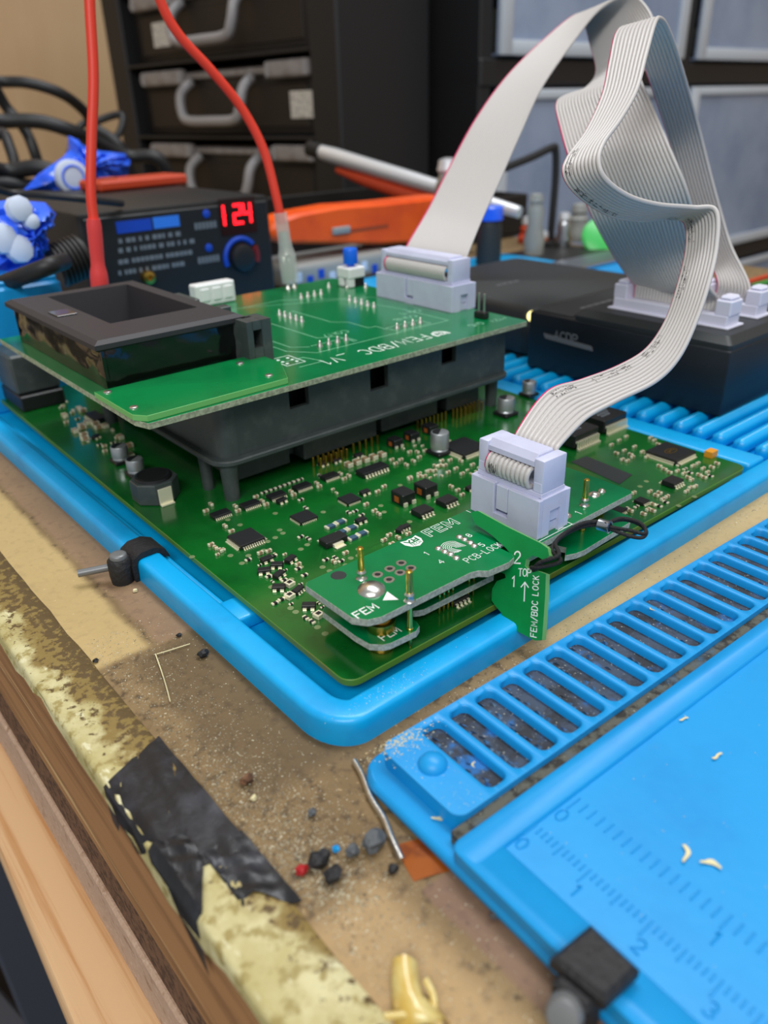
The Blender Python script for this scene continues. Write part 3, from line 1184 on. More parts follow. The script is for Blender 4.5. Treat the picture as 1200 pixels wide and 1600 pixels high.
def electrolytic(px, py, r, h, dark_face=True):
    p = at(px, py, ZB)
    mb = MB()
    mb.box((p.x, p.y, ZB + 0.62), (2.15 * r, 2.15 * r, 1.2), BROT, 0.25)
    o = obj('electrolytic_capacitor', mb, 'chip_black', main)
    mb = MB()
    mb.lathe([(r * 0.94, 1.2), (r * 0.97, 1.5), (r * 0.9, 1.9), (r, 2.2), (r, h - 0.35), (r * 0.94, h - 0.05), (r * 0.88, h)], (p.x, p.y, ZB), 28)
    c = obj('can', mb, 'alu_can', o, smooth=40)
    mb = MB()
    mb.prism([(p.x + r * 0.84 * math.cos(a * math.pi / 10 + 0.6), p.y + r * 0.84 * math.sin(a * math.pi / 10 + 0.6)) for a in range(11)], ZB + h, ZB + h + 0.03)
    obj('polarity_mark', mb, 'chip_black', o)


electrolytic(687, 708, 2.9, 7.2)
electrolytic(790, 648, 3.0, 6.4)
electrolytic(826, 618, 2.6, 5.6)
electrolytic(190, 722, 2.6, 5.6)
electrolytic(214, 742, 2.6, 5.4)
# big toroid inductor near the left edge
p = at(245, 776, ZB)
mb = MB()
oct_ = [(p.x + 6.6 * math.cos(math.radians(22.5 + 45 * k)), p.y + 6.6 * math.sin(math.radians(22.5 + 45 * k))) for k in range(8)]
mb.prism(oct_, ZB + 0.05, ZB + 6.2, 0.3)
o = obj('drum_inductor', mb, 'black_plastic', main)
mb = MB()
mb.lathe([(5.2, 0), (5.0, 0.8), (4.4, 1.0), (3.9, 0.8), (3.6, 0.75)], (p.x, p.y, ZB + 6.15), 24)
obj('core_top', mb, 'chip_black', o, smooth=40)
for sgn in (-1, 1):
    mb = MB()
    mb.b2(p.x - 2.0, p.x + 2.0, p.y + sgn * 6.15, p.y + sgn * 6.7, ZB + 0.03, ZB + 5.0, bev=0.1)
    mb.b2(p.x - 2.0, p.x + 2.0, p.y + sgn * 6.2, p.y + sgn * 7.6, ZB + 0.03, ZB + 0.5, bev=0.1)
    obj('terminal', mb, 'lead', o)
# black transformer packages with comb leads behind the lock adapter
for (x, y, lab) in ((897, 690, None), (942, 667, None)):
    p = at(x, y, ZB)
    mb = MB()
    mb.b2(p.x - 6.2, p.x + 6.2, p.y - 4.6, p.y + 4.6, ZB + 0.5, ZB + 5.0, bev=0.35)
    o = obj('signal_transformer', mb, 'chip_black', main)
    lm = MB()
    lead_row(lm, 10, 1.15, p.x - 5.2, p.y - 4.55, -1, 1.7, 3.0)
    lm.m = [0] * len(lm.f)
    lm.v = [v + Vector((0, 0, ZB)) for v in lm.v]
    obj('lead_frame', lm, 'lead', o, kind='stuff')
    mb = MB()
    for k in range(3):
        for j in range(4 + k):
            mb.b2(p.x - 3.6 + j * 1.2, p.x - 2.9 + j * 1.2, p.y - 1.8 + k * 1.5, p.y - 1.0 + k * 1.5, ZB + 5.0, ZB + 5.03)
    obj('top_marking', mb, 'print_grey', o, kind='stuff')
ps('tan', 1110, 713, 0)
p = at(912, 713, ZB)
# dark flat sticker
q = [at(x, y, ZB) for (x, y) in ((892, 722), (916, 713), (988, 742), (968, 757))]
mb = MB()
mb.prism([(v.x, v.y) for v in q], ZB + 0.02, ZB + 0.12)
obj('sticker', mb, 'box_top', main, label='dark grey blank sticker')

# ---- small passives, placed in the clusters the photograph shows
PASS = {
    'c06': [(330, 790), (322, 800), (352, 824), (362, 832), (368, 793), (372, 800), (360, 775), (410, 785), (416, 790), (400, 778), (455, 770), (459, 775), (495, 757), (499, 762),
            (532, 742), (538, 750), (545, 745), (420, 863), (407, 866), (330, 853), (337, 858), (345, 862), (466, 884), (540, 866),
            (522, 880), (612, 720), (618, 726), (626, 720), (635, 728), (646, 722), (655, 716), (640, 708), (652, 708), (664, 706), (680, 730), (668, 738), (655, 742),
            (640, 748), (690, 722), (700, 740), (712, 734), (722, 742), (720, 722), (738, 728), (745, 740), (705, 762), (715, 768), (722, 775), (641, 750),
            (600, 762), (590, 770), (572, 790), (585, 800), (592, 805), (608, 838), (600, 846), (622, 842), (638, 836), (612, 852)],
    'c04': [(340, 868), (350, 860), (430, 868), (445, 868), (520, 766), (526, 772), (630, 702), (648, 698), (660, 698), (702, 690), (730, 736), (736, 742), (748, 732),
            (760, 700), (752, 690), (690, 745), (672, 748), (680, 744)],
    'r06': [(388, 876), (466, 890), (440, 938), (430, 944), (488, 973), (478, 967), (509, 876), (524, 873), (533, 878), (470, 840), (482, 843), (555, 800), (565, 806), (545, 802),
            (478, 795), (470, 782), (500, 744), (476, 900), (428, 870), (444, 908), (420, 902)],
    'r04': [(498, 944), (504, 950), (490, 960), (455, 945), (448, 928), (470, 914), (426, 910), (406, 884), (446, 892)],
}
RP = {
    'c06': [(955, 697), (967, 690), (978, 684), (991, 700), (975, 706), (985, 712), (963, 710), (972, 720), (980, 722), (988, 716), (1003, 708), (1010, 716),
            (1022, 690), (1028, 696), (1016, 686), (1038, 735), (1046, 740), (1030, 730), (1058, 738), (1068, 742), (1075, 748), (1082, 730), (1090, 726), (1098, 734),
            (1105, 740), (1112, 732), (1120, 726), (1092, 744), (1100, 748), (1080, 752), (1078, 764), (1072, 770), (1086, 762),
            (1015, 770), (1025, 776), (1035, 782), (1020, 790), (1012, 798), (1030, 772), (1042, 778), (990, 772), (985, 800), (1005, 805), (975, 812), (960, 818), (1020, 800), (940, 815)],
    'r06': [(1070, 734), (1060, 728), (1078, 740), (1110, 745), (1040, 786), (1030, 792), (994, 793), (978, 796)],
}
for d in (PASS, RP):
    for k, L_ in d.items():
        for i, (x, y) in enumerate(L_):
            ps(k, x, y, 90 if (i * 7 + x) % 3 == 0 else 0)
for (x, y) in ((453, 915), (453, 934), (498, 964)):
    sqi(x, y, 10)
# row of small resistors in line above the timing chips
for k in range(9):
    ps('r06', 412 + k * 7.2, 771 - k * 2.6, 0)
# tall row of ceramic capacitors
for k in range(5):
    ps('c12', 545 + k * 13.0, 729 - k * 4.0, 90)
for k in range(7):
    ps('c06', 655 + k * 8, 746 - k * 4.2 + (k % 2) * 4, 0)
# scattered far-left group (soft in the photograph)
r = random.Random(21)
for k in range(44):
    x, y = 80 + r.random() * 130, 0
    y = 628 + (x - 80) * 0.68 + r.uniform(-24, 24)
    ps(r.choice(['c06', 'r06', 'c12']), x, y, r.choice([0, 90]))
for (x, y) in ((70, 622), (150, 655)):
    ic('soic16', x, y, 90)
# flat round test pads
mb = MB()
for (x, y) in ((300, 870), (360, 868), (378, 880), (412, 860), (430, 840), (470, 858), (480, 851), (437, 828), (442, 833), (455, 905), (470, 886), (424, 917), (454, 950), (462, 956), (496, 980),
               (508, 990), (504, 886), (515, 892), (540, 883), (548, 872), (560, 868), (400, 838), (418, 846), (375, 820), (583, 720), (600, 800), (560, 858), (388, 868), (1000, 760), (960, 775),
               (1085, 776), (1060, 790), (1010, 752), (430, 802), (505, 800), (595, 790), (640, 815), (625, 758), (356, 812)):
    p = at(x, y, ZB)
    mb.lathe([(0.75, 0.005), (0.7, 0.04)], (p.x, p.y, ZB), 12)
obj('test_pads', mb, 'pad', main, kind='stuff', label='flat round tinned test points')
# faint routed traces
mb = MB()
lines = []
r = random.Random(3)
for k in range(40):
    x, y = r.uniform(4, 140), r.uniform(6, 100)
    a, b, c = r.uniform(3, 22), r.choice([-1, 1]), r.uniform(2, 16)
    lines.append([(x, y), (x + a, y), (x + a + c * 0.6, y + b * c * 0.6), (x + a + c * 0.6 + r.uniform(2, 15), y + b * c * 0.6)])
lines = [[(min(143, max(4, p[0])), min(150, max(5, p[1]))) for p in ln] for ln in lines]
R3 = BM.to_3x3()
strokes(mb, lines, 0.35, (67.4, 93.7, ZB), R3 @ Vector((1, 0, 0)), R3 @ Vector((0, 1, 0)), lift=0.008)
obj('copper_traces', mb, 'pcb_main', main, kind='stuff')

# ------------------------------------------------------------------ black connector housing soldered onto the board
HX0, HX1, HY0, HY1 = 90.0, 203.0, 177.0, 272.0
hs = thing_part = None
mb = MB()
mb.prism(rrect(HX0 - 2.4, HX1 + 2.4, HY0 - 2.4, HY1, 6, 6), 17.4, 19.0, 0.35)
hous = obj('connector_housing', mb, 'black_plastic', main, smooth=40, label='black plastic connector shroud with notched walls')


def wall_with_notches(x0, x1, y, z0, z1, notches, th=1.8):
    """front wall in the XZ plane with rectangular notches from the top"""
    pts = [(x0, z0), (x1, z0), (x1, z1)]
    for (a, b, zz) in sorted(notches, reverse=True):
        pts += [(b, z1), (b, zz), (a, zz), (a, z1)]
    pts += [(x0, z1)]
    mb = MB()
    T = Matrix(((1, 0, 0, 0), (0, 0, 1, y), (0, 1, 0, 0), (0, 0, 0, 1)))
    mb.prism(pts, 0, th, 0, 0, T)
    return mb


nx = []
for (pa, pb, py) in ((453, 484, 640), (579, 607, 612), (690, 712, 571)):
    a, b = aty(pa, py, HY0), aty(pb, py, HY0)
    nx.append((a.x, b.x, a.z))
ZH = 34.0
mb = wall_with_notches(HX0 + 5, HX1, HY0, 18.9, ZH, nx)
obj('front_wall', mb, 'black_plastic', hous)
mb = MB()
mb.prism([(HX0 + 5.05, HY0), (HX0 + 3.0, HY0 + 0.35), (HX0 + 1.2, HY0 + 1.4), (HX0 + 0.2, HY0 + 3.2), (HX0, HY0 + 5), (HX0, HY1 - 3), (HX0 + 1.8, HY1 - 3), (HX0 + 1.8, HY0 + 5.2), (HX0 + 2.4, HY0 + 3.2), (HX0 + 3.6, HY0 + 2.1), (HX0 + 5.05, HY0 + 1.8)], 18.9, ZH)
obj('side_wall', mb, 'black_plastic', hous, smooth=40)
mb = MB()
mb.b2(HX1 - 1.8, HX1, HY0 + 1.8, HY1 - 3, 18.9, ZH)
obj('side_wall', mb, 'black_plastic', hous)
mb = MB()
mb.b2(HX0 + 2, HX1 - 2, HY1 - 4.8, HY1 - 3, 18.9, ZH)
obj('back_wall', mb, 'black_plastic', hous)
mb = MB()
mb.b2(HX0 + 6, HX1 - 6, HY0 + 7, HY1 - 8, 18.9, ZH - 1, bev=0.6)
obj('socket_block', mb, 'chip_black', hous)
# support blocks under the flange
for (x0, x1, y0, z0) in ((97, 116, 184, 8.2), (119.5, 148, 181.5, 8.8), (151, 176, 182.5, 8.8), (180, 196, 182, 8.8), (116, 119.4, 187, 9.5), (148.1, 150.9, 187, 9.5)):
    mb = MB()
    mb.b2(x0, x1, y0, HY1 - 8, z0, 17.45, bev=0.4)
    obj('support_block', mb, 'black_plastic', hous)
for (x, y, rr) in ((92.3, 178.5, 2.4), (200.5, 180.5, 2.2), (92.3, 262, 2.4), (200, 262, 2.2), (90.6, 189, 1.8)):
    mb = MB()
    mb.lathe([(rr * 0.92, ZB + 0.02), (rr * 0.96, ZB + 5), (rr * 1.1, 17.45)], (x, y, 0), 16)
    obj('leg', mb, 'black_plastic', hous, smooth=40)
# gold pins between housing and board
pin = MB()
pin.box((0, 0, 1.6), (0.64, 0.64, 3.2), 0, 0.08)
pinm = to_mesh('pin', pin, ['brass'])
for (xa, xb, n, y) in ((121.5, 133, 7, 180.2), (123, 133, 6, 178.4), (165, 178, 8, 180.8), (181.5, 194, 8, 180.6), (181.5, 194, 7, 178.8), (137, 147, 5, 180.2)):
    for k in range(n):
        inst('pin', pinm, main, (xa + (xb - xa) * k / (n - 1), y, ZB + 0.02))
# far block of the housing left of the adapter board (seen below its left edge)
mb = MB()
mb.b2(72, 88, 296, 318, 12.5, 27, bev=0.8)
mb2 = obj('end_shroud', mb, 'black_plastic', main, label='black plastic end socket')
mb = MB()
mb.b2(72, 88, 294, 318, ZB + 0.02, 12.4, bev=0.5)
obj('end_shroud_base', mb, 'chip_black', main)


# ================================================================== boxed header and ribbon plug builders (long side along Y)
def box_header(parent, cx, cy, z0, wx, ly, h, m='lilac', slot=4.5):
    x0, x1, y0, y1 = cx - wx / 2, cx + wx / 2, cy - ly / 2, cy + ly / 2
    t = 1.3
    mb = MB()
    mb.b2(x0 + t, x1 - t, y0 + t, y1 - t, z0 + 0.02, z0 + 2.0)
    hd = obj('box_header', mb, m, parent, label='lilac boxed pin header')
    ps_ = cy + ly * 0.045
    for (a, b, zb, zt) in ((y0, ps_ - slot / 2, z0, z0 + h), (ps_ + slot / 2, y1, z0, z0 + h)):
        mb = MB()
        mb.b2(x0, x0 + t, a, b, zb, zt, bev=0.12)
        obj('front_wall', mb, m, hd)
    mb = MB()
    mb.b2(x0, x0 + t, ps_ - slot / 2 - 0.01, ps_ + slot / 2 + 0.01, z0, z0 + h * 0.2)
    obj('slot_sill', mb, m, hd)
    mb = MB()
    mb.b2(x1 - t, x1, y0, y1, z0, z0 + h, bev=0.12)
    obj('back_wall', mb, m, hd)
    for (ya, yb, inn) in ((y0, y0 + t, 1), (y1 - t, y1, -1)):
        a, b = x0 + wx * 0.36, x0 + wx * 0.68
        mb = MB()
        T = Matrix(((1, 0, 0, 0), (0, 0, 1, ya), (0, 1, 0, 0), (0, 0, 0, 1)))
        mb.prism([(x0 + t, z0), (a, z0), (a, z0 + h * 0.62), (b, z0 + h * 0.62), (b, z0), (x1 - t, z0), (x1 - t, z0 + h), (x0 + t, z0 + h)], 0, yb - ya, 0, 0, T)
        obj('end_wall', mb, m, hd)
        mb = MB()
        if inn > 0:
            mb.b2(a + 0.01, b - 0.01, yb - 0.35, yb + 0.2, z0 + 0.03, z0 + h * 0.25)
            mb.b2(a + 0.01, a + wx * 0.14, yb - 0.35, yb + 0.2, z0 + h * 0.25, z0 + h * 0.61)
            obj('latch_step', mb, m, hd)
    return hd


def ribbon_plug(parent, cx, cy, z0, wx, ly, m='lilac', up=8.6, wire_len=None):
    """IDC plug: lower body in the header, two end posts and a strain-relief bar on top"""
    x0, x1, y0, y1 = cx - wx / 2, cx + wx / 2, cy - ly / 2, cy + ly / 2
    mb = MB()
    mb.b2(x0, x1, y0, y1, z0 - 6.8, z0 + 1.0, bev=0.15)
    pl = obj('plug', mb, m, parent, label='lilac ribbon plug')
    ew = max(2.7, (ly - wire_len) / 2 - 0.15)
    mb = MB()
    mb.b2(x0 - 1.0, x0 + 0.1, cy + (ly + 1.5) * 0.045 - 1.75, cy + (ly + 1.5) * 0.045 + 1.75, z0 - 6.5, z0 - 0.25, bev=0.2)
    obj('key', mb, m, pl)
    for (a, b, nm) in ((y0, y0 + ew, 0), (y1 - ew, y1, 1)):
        mb = MB()
        mb.b2(x0 + 0.15, x1 - 0.15, a, b, z0 + 0.95, z0 + up, bev=0.35, seg=2)
        obj('end_post', mb, m, pl, smooth=40)
        mb = MB()
        mb.b2(x0 + 0.05, x1 - 0.05, a + 0.2, b - 0.2, z0 + 0.96, z0 + 3.4, bev=0.2)
        obj('post_foot', mb, m, pl)
    mb = MB()
    hw = 0.5 * (wx - 0.3)
    prof = [(-hw + 0.2, 6.5), (hw - 0.6, 6.5), (hw - 0.6, up - 1.2), (hw - 1.6, up + 0.6), (-hw + 1.3, up + 0.6), (-hw + 0.2, up - 0.9)]
    T = Matrix(((1, 0, 0, cx), (0, 0, 1, y0 + ew - 0.1), (0, 1, 0, z0), (0, 0, 0, 1)))
    mb.prism(prof, 0, ly - 2 * ew + 0.2, 0.25, 0, T)
    obj('clamp_bar', mb, m, pl)
    mb = MB()
    mb.b2(x0 + 1.2, x1 - 0.8, y0 + ew, y1 - ew, z0 + 0.9, z0 + 2.2)
    obj('cover', mb, m, pl)
    return pl


# ================================================================== upper adapter board
ZA = 37.0
adp = thing('adapter_board', (138, 225, 34.2), 'green interface board FEM/BDC V1 standing on the black connector shroud', 'circuit board')
AX0, AX1, AY0, AY1 = 67.6, 208.4, 171.6, 283.0
mb = MB()
mb.prism([(AX0 + 1.5, AY0), (AX1 - 1, AY0), (AX1, AY0 + 1), (AX1, AY1), (AX0, AY1), (AX0, AY0 + 5)], ZA - 1.6, ZA, 0.06, 0, None, mi_side=1)
obj('board', mb, ['pcb_green', 'pcb_edge'], adp)
mb = MB()
mb.b2(AX0 + 30, AX1 - 20, AY0 + 14, AY1 - 16, 34.02, ZA - 1.62)
obj('mating_connector', mb, 'chip_black', adp)
# patch board riveted on at the front left corner
mb = MB()
mb.prism([(67.2, 176), (69.5, 172.6), (110.6, 173.2), (117.4, 186.8), (117.4, 199.5), (67.2, 199.5)], ZA + 0.03, ZA + 1.6, 0.08, 0, None, mi_side=1)
pat = obj('patch_board', mb, ['pcb_patch', 'pcb_patch_edge'], adp)
for (x, y) in ((168, 613), (209, 637), (420, 587), (375, 568)):
    p = at(x, y, ZA + 1.6)
    mb = MB()
    mb.lathe([(1.15, 0.0), (1.1, 0.28), (0.8, 0.42), (0.3, 0.36)], (p.x, p.y, ZA + 1.6), 14)
    obj('rivet', mb, 'tin', pat, smooth=50)
# display bezel
BX0, BX1, BY0, BY1 = 71.2, 115.0, 202.5, 276.0
ZT = 50.6
mb = MB()
mb.b2(BX0 + 1.6, BX1 - 1.2, BY0 + 1.6, BY1 - 1.6, ZA + 0.05, ZT - 2.0, bev=0.4)
bez = obj('display_bezel', MB().prism(rrect(BX0 + 3, BX1 - 3, BY0 + 3, BY1 - 3, 1), ZA + 0.05, ZA + 1.0), 'chip_black', adp, label='black display frame wrapped in glossy black tape')
# tape-wrapped outer walls
nseg = 26


def taped_wall(p0, p1, seed, z0, z1, th=1.2):
    r = random.Random(seed)
    a, b = Vector(p0), Vector(p1)
    d = (b - a)
    nrm = Vector((d.y, -d.x)).normalized()
    rows = []
    for k in range(7):
        z = z0 + (z1 - z0) * k / 6
        row = []
        for i in range(nseg + 1):
            q = a + d * (i / nseg)
            edge_ = max(0.0, 1 - min(i, nseg - i) / 6.0)
            amp = 0.0 if i in (0, nseg) else (0.1 + 0.5 * edge_) * math.sin(i * 0.9 + k * 0.9 + seed) * math.sin(k * 0.8) + r.uniform(-0.05, 0.05) * (1 + 3 * edge_)
            q = q + nrm * amp
            row.append((q.x, q.y, z))
        rows.append(row)
    mb = MB()
    for off in (0, 1):
        vs = [Vector(p) - Vector((nrm.x, nrm.y, 0)) * th * off for rw in rows for p in rw]
        m_ = nseg + 1
        fs = [(k * m_ + i, k * m_ + i + 1, (k + 1) * m_ + i + 1, (k + 1) * m_ + i) for k in range(6) for i in range(nseg)]
        mb.add(vs, fs)
    return mb


ZP = ZA + 0.1
for (p0, p1, sd) in (((BX0 + 1, BY0 + 0.6), (BX1 - 1, BY0 + 0.6), 1), ((BX0 + 1, BY1 - 1), (BX0 + 1, BY0 + 0.6), 2), ((BX1 - 1, BY0 + 0.6), (BX1 - 1, BY1 - 1), 3), ((BX1 - 1, BY1 - 1), (BX0 + 1, BY1 - 1), 4)):
    obj('taped_wall', taped_wall(p0, p1, sd, ZP, ZT - 1.6), 'tape_black', bez, smooth=35)
# rim: four mitred bars sloping into the window
O_ = [(BX0 - 0.8, BY0 - 0.8), (BX1 + 0.8, BY0 - 0.8), (BX1 + 0.8, BY1 + 0.8), (BX0 - 0.8, BY1 + 0.8)]
Q_ = [(BX0 + 0.9, BY0 + 0.9), (BX1 - 0.9, BY0 + 0.9), (BX1 - 0.9, BY1 - 0.9), (BX0 + 0.9, BY1 - 0.9)]
I_ = [(82.4, 219.5), (110.0, 219.5), (110.0, 270.5), (82.4, 270.5)]
J_ = [(84.5, 222.0), (107.5, 222.0), (107.5, 268.0), (84.5, 268.0)]
for k in range(4):
    n = (k + 1) % 4
    mb = MB()
    vs = [(*O_[k], ZT - 2.2), (*O_[n], ZT - 2.2), (*O_[k], ZT - 0.9), (*O_[n], ZT - 0.9), (*Q_[k], ZT), (*Q_[n], ZT), (*I_[k], ZT - 0.1), (*I_[n], ZT - 0.1),
          (*J_[k], ZA + 1.0), (*J_[n], ZA + 1.0), (*J_[k], ZT - 3), (*J_[n], ZT - 3)]
    mb.add(vs, [(0, 1, 3, 2), (2, 3, 5, 4), (4, 5, 7, 6), (6, 7, 9, 8), (8, 9, 1, 0), (0, 2, 4, 6, 8), (1, 9, 7, 5, 3)])
    obj('rim_bar', mb, 'bezel_black', bez)
mb = MB()
mb.b2(74, 80, 238, 246, ZT - 0.05, ZT + 0.35, bev=0.1)
obj('tape_scrap', mb, 'tape_black', bez)
# clip block on the right of the bezel with a square hole
mb = MB()
z0, z1 = ZA + 0.05, ZT - 1.2
ya, yb = 195.5, 203.4
for (a, b, c, d) in ((112.4, 114.4, z0, z1), (117.4, 120.6, z0, z1), (114.3, 117.5, z0, z0 + 4.4), (114.3, 117.5, z1 - 2.6, z1)):
    mb.b2(a, b, ya, yb, c, d)
mb.b2(114.3, 117.5, yb - 2.5, yb - 1.5, z0, z1)
clp = obj('mounting_clip', mb, 'black_plastic', bez)
mb = MB()
mb.b2(114.8, 118.5, 214, 218, ZT - 4, ZT - 0.2, bev=0.3)
mb.b2(114.8, 117.5, 232, 246, ZT - 3.4, ZT - 0.6, bev=0.3)
obj('side_ridge', mb, 'black_plastic', bez)

# white plug connector beyond the bezel
mb = MB()
mb.b2(137.5, 154.5, 274.2, 279.6, ZA + 0.05, ZA + 8.2, bev=0.5)
wc = obj('white_connector', mb, 'white_plastic', adp)
for k in range(3):
    mb = MB()
    mb.b2(139.5 + k * 5, 143.0 + k * 5, 273.6, 274.3, ZA + 2.0, ZA + 6.6, bev=0.2)
    obj('latch_rib', mb, 'white_plastic', wc)
# blade terminals on the board for the red leads
for (x, y) in ((181.8, 278.5), (184.9, 278.5), (104.5, 280.5)):
    mb = MB()
    mb.b2(x - 0.5, x + 0.5, y - 0.4, y + 0.4, ZA + 0.05, ZA + 6, bev=0.1)
    mb.lathe([(1.3, 0.02), (0.9, 0.7), (0.5, 1.5)], (x, y, ZA), 12)
    obj('blade_terminal', mb, 'tin', adp)
# push switch
p = at(573, 449, ZA)
px_, py_ = 209.0, 262.0
px_, py_ = 203.6, 263.5
mb = MB()
mb.b2(px_ - 4.3, px_ + 4.3, py_ - 4.3, py_ + 4.3, ZA + 3.6, ZA + 8.0, bev=0.5)
sw = obj('push_switch', mb, 'white_plastic', adp)
for (a, b) in ((-3.9, -1.2), (0.6, 3.9)):
    mb = MB()
    mb.b2(px_ - 4.0, px_ - 1.0, py_ + a, py_ + b, ZA + 0.05, ZA + 3.7, bev=0.4)
    obj('switch_leg', mb, 'white_plastic', sw)
mb = MB()
mb.b2(px_ - 0.8, px_ + 4, py_ - 3.5, py_ + 3.5, ZA + 0.05, ZA + 3.6)
obj('switch_base', mb, 'chip_black', sw)
mb = MB()
mb.lathe([(1.6, 8.0), (1.6, 9.0), (2.9, 9.1), (3.0, 9.6), (3.0, 14.6), (2.7, 15.1), (1.5, 15.3)], (px_, py_, ZA), 24)
obj('button_cap', mb, 'button_blue', sw, smooth=40, label='bright blue button cap')
# boxed header
h1x, h1y, h1w, h1l, h1h = 204.0, 219.4, 12.2, 42.0, 9.2
box_header(adp, h1x, h1y, ZA, h1w, h1l, h1h)
# two-pin header
p = at(752, 497, ZA)
mb = MB()
mb.b2(p.x - 1.3, p.x + 1.3, p.y - 2.6, p.y + 2.6, ZA + 0.02, ZA + 2.3, bev=0.3)
ph = obj('pin_header', mb, 'chip_black', adp)
for k in (-1.27, 1.27):
    mb = MB()
    mb.box((p.x, p.y + k, ZA + 5.2), (0.64, 0.64, 6.6), 0, 0.12)
    obj('pin', mb, 'tin', ph)
# rows of soldered pins
sp_ = MB()
sp_.lathe([(0.95, 0.02), (0.8, 0.5), (0.42, 1.3), (0.3, 1.9), (0.12, 2.05)], (0, 0, 0), 12)
spm = to_mesh('soldered_pin', sp_, ['tin'], (0, 0, 0), 60)
for (x0, y0, x1, y1, n) in ((175, 259.4, 184.7, 259.4, 4), (153.3, 242, 153.0, 227.5, 5), (137.7, 240, 137.7, 227.8, 5), (138.6, 197.0, 149.0, 197.0, 4), (185.2, 241.5, 184.6, 226, 5), (170.0, 196.2, 180.6, 196.2, 4),
                            (122.5, 250, 122.5, 262, 4), (195, 268, 205, 256, 3)):
    for k in range(n):
        inst('soldered_pin', spm, adp, (x0 + (x1 - x0) * k / (n - 1), y0 + (y1 - y0) * k / (n - 1), ZA))
# silkscreen: the printing faces away from the camera, so it is upside down from here
mb = MB()
UX, UY = Vector((-1, 0, 0)), Vector((0, -1, 0))
text(mb, 'FEM/BDC _V1', 5.3, (170.4, 184.8, ZA), UX, UY, w=0.46, gap=0.25, xs=0.78)
obj('board_title', mb, 'silk', adp, label='white printed title FEM/BDC _V1')


def shield_logo(mb, O, U, Vv, k, mi=0, mi_dark=1, lift=0.03):
    """white shield with two ear points, a dark Y and H shaped cut and tiny lettering"""
    O, U, Vv = Vector(O), Vector(U).normalized(), Vector(Vv).normalized()
    nn = U.cross(Vv).normalized()
    out = [(0, 4.4), (1.6, 3.9), (2.5, 4.1), (3.4, 3.9), (5, 4.4), (5.1, 2.4), (4.3, 0.8), (2.5, 0), (0.7, 0.8), (-0.1, 2.4)]
    mb.add([O + U * x * k + Vv * y * k + nn * lift for x, y in out], [list(range(len(out)))], mi)
    dark = [[(0.7, 3.6), (1.5, 2.6), (2.2, 3.5)], [(1.5, 2.7), (1.5, 2.2), (4.2, 2.2)], [(2.9, 3.5), (2.9, 2.2)], [(4.1, 3.6), (4.1, 2.2)], [(2.9, 2.9), (4.1, 2.9)]]
    strokes(mb, [[(x * k, y * k) for x, y in l] for l in dark], 0.42 * k, O, U, Vv, mi_dark, lift * 1.6)
    text(mb, 'TECH', 0.85 * k, O + U * 1.0 * k + Vv * 0.85 * k, U, Vv, w=0.14 * k, mi=mi_dark, lift=lift * 1.6)


mb = MB()
shield_logo(mb, (178.6, 184.4, ZA), UX, UY, 1.2)
obj('shield_logo', mb, ['silk', 'pcb_green'], adp, label='small white shield logo')
for (s_, x, y, h) in (('CON7', 156.5, 207.5, 3.0), ('CON1', 193.5, 212, 3.0), ('CON8', 187, 207, 3.0), ('+12V', 206.5, 181.5, 2.6), ('GND', 195.5, 182.5, 2.6)):
    mb = MB()
    text(mb, s_, h, (x, y, ZA), UX, UY, w=0.26, gap=0.2)
    obj('board_lettering', mb, 'silk_dim', adp)
mb = MB()
LN = [[(134, 192), (190, 192), (190, 216)], [(190, 216), (186, 246), (168, 262)], [(168, 262), (135, 262)], [(160, 244), (160, 220), (164, 215), (164, 204)], [(164, 204), (167, 204), (167, 198)],
      [(144, 242), (144, 206), (150, 203), (150, 194)], [(128, 240), (128, 200), (134, 192)], [(131.5, 240), (131.5, 203), (136, 199)], [(150, 262), (196, 240), (196, 200)],
      [(168, 199.5), (183, 199.5), (183, 193.5), (168, 193.5), (168, 199.5)], [(137, 199.5), (151, 199.5), (151, 194)], [(115.5, 191), (128, 191), (130, 183.5), (121.5, 183.5)], [(116, 200), (122, 200)]]
strokes(mb, [[(x, y) for x, y in l] for l in LN], 0.26, (0, 0, ZA), (1, 0, 0), (0, 1, 0), lift=0.02)
obj('board_outlines', mb, 'silk_dim', adp, kind='stuff', label='thin printed outlines around the connectors')
mb = MB()
strokes(mb, [[(119.5, 187.0), (126.0, 187.0), (126.0, 196.0), (119.5, 196.0), (119.5, 187.0)]], 0.3, (0, 0, ZA), (1, 0, 0), (0, 1, 0), lift=0.02)
for i in range(3):
    for j in range(2):
        mb.lathe([(0.55, 0.02), (0.5, 0.1)], (120.9 + j * 3.4, 189 + i * 2.4, ZA), 10)
obj('pad_grid', mb, 'silk', adp, kind='stuff', label='small boxed grid of solder pads')
mb = MB()
mb.box((70.2, 195.5, ZA + 0.015), (1.1, 9.5, 0.02))
obj('printed_bar', mb, 'silk', adp)

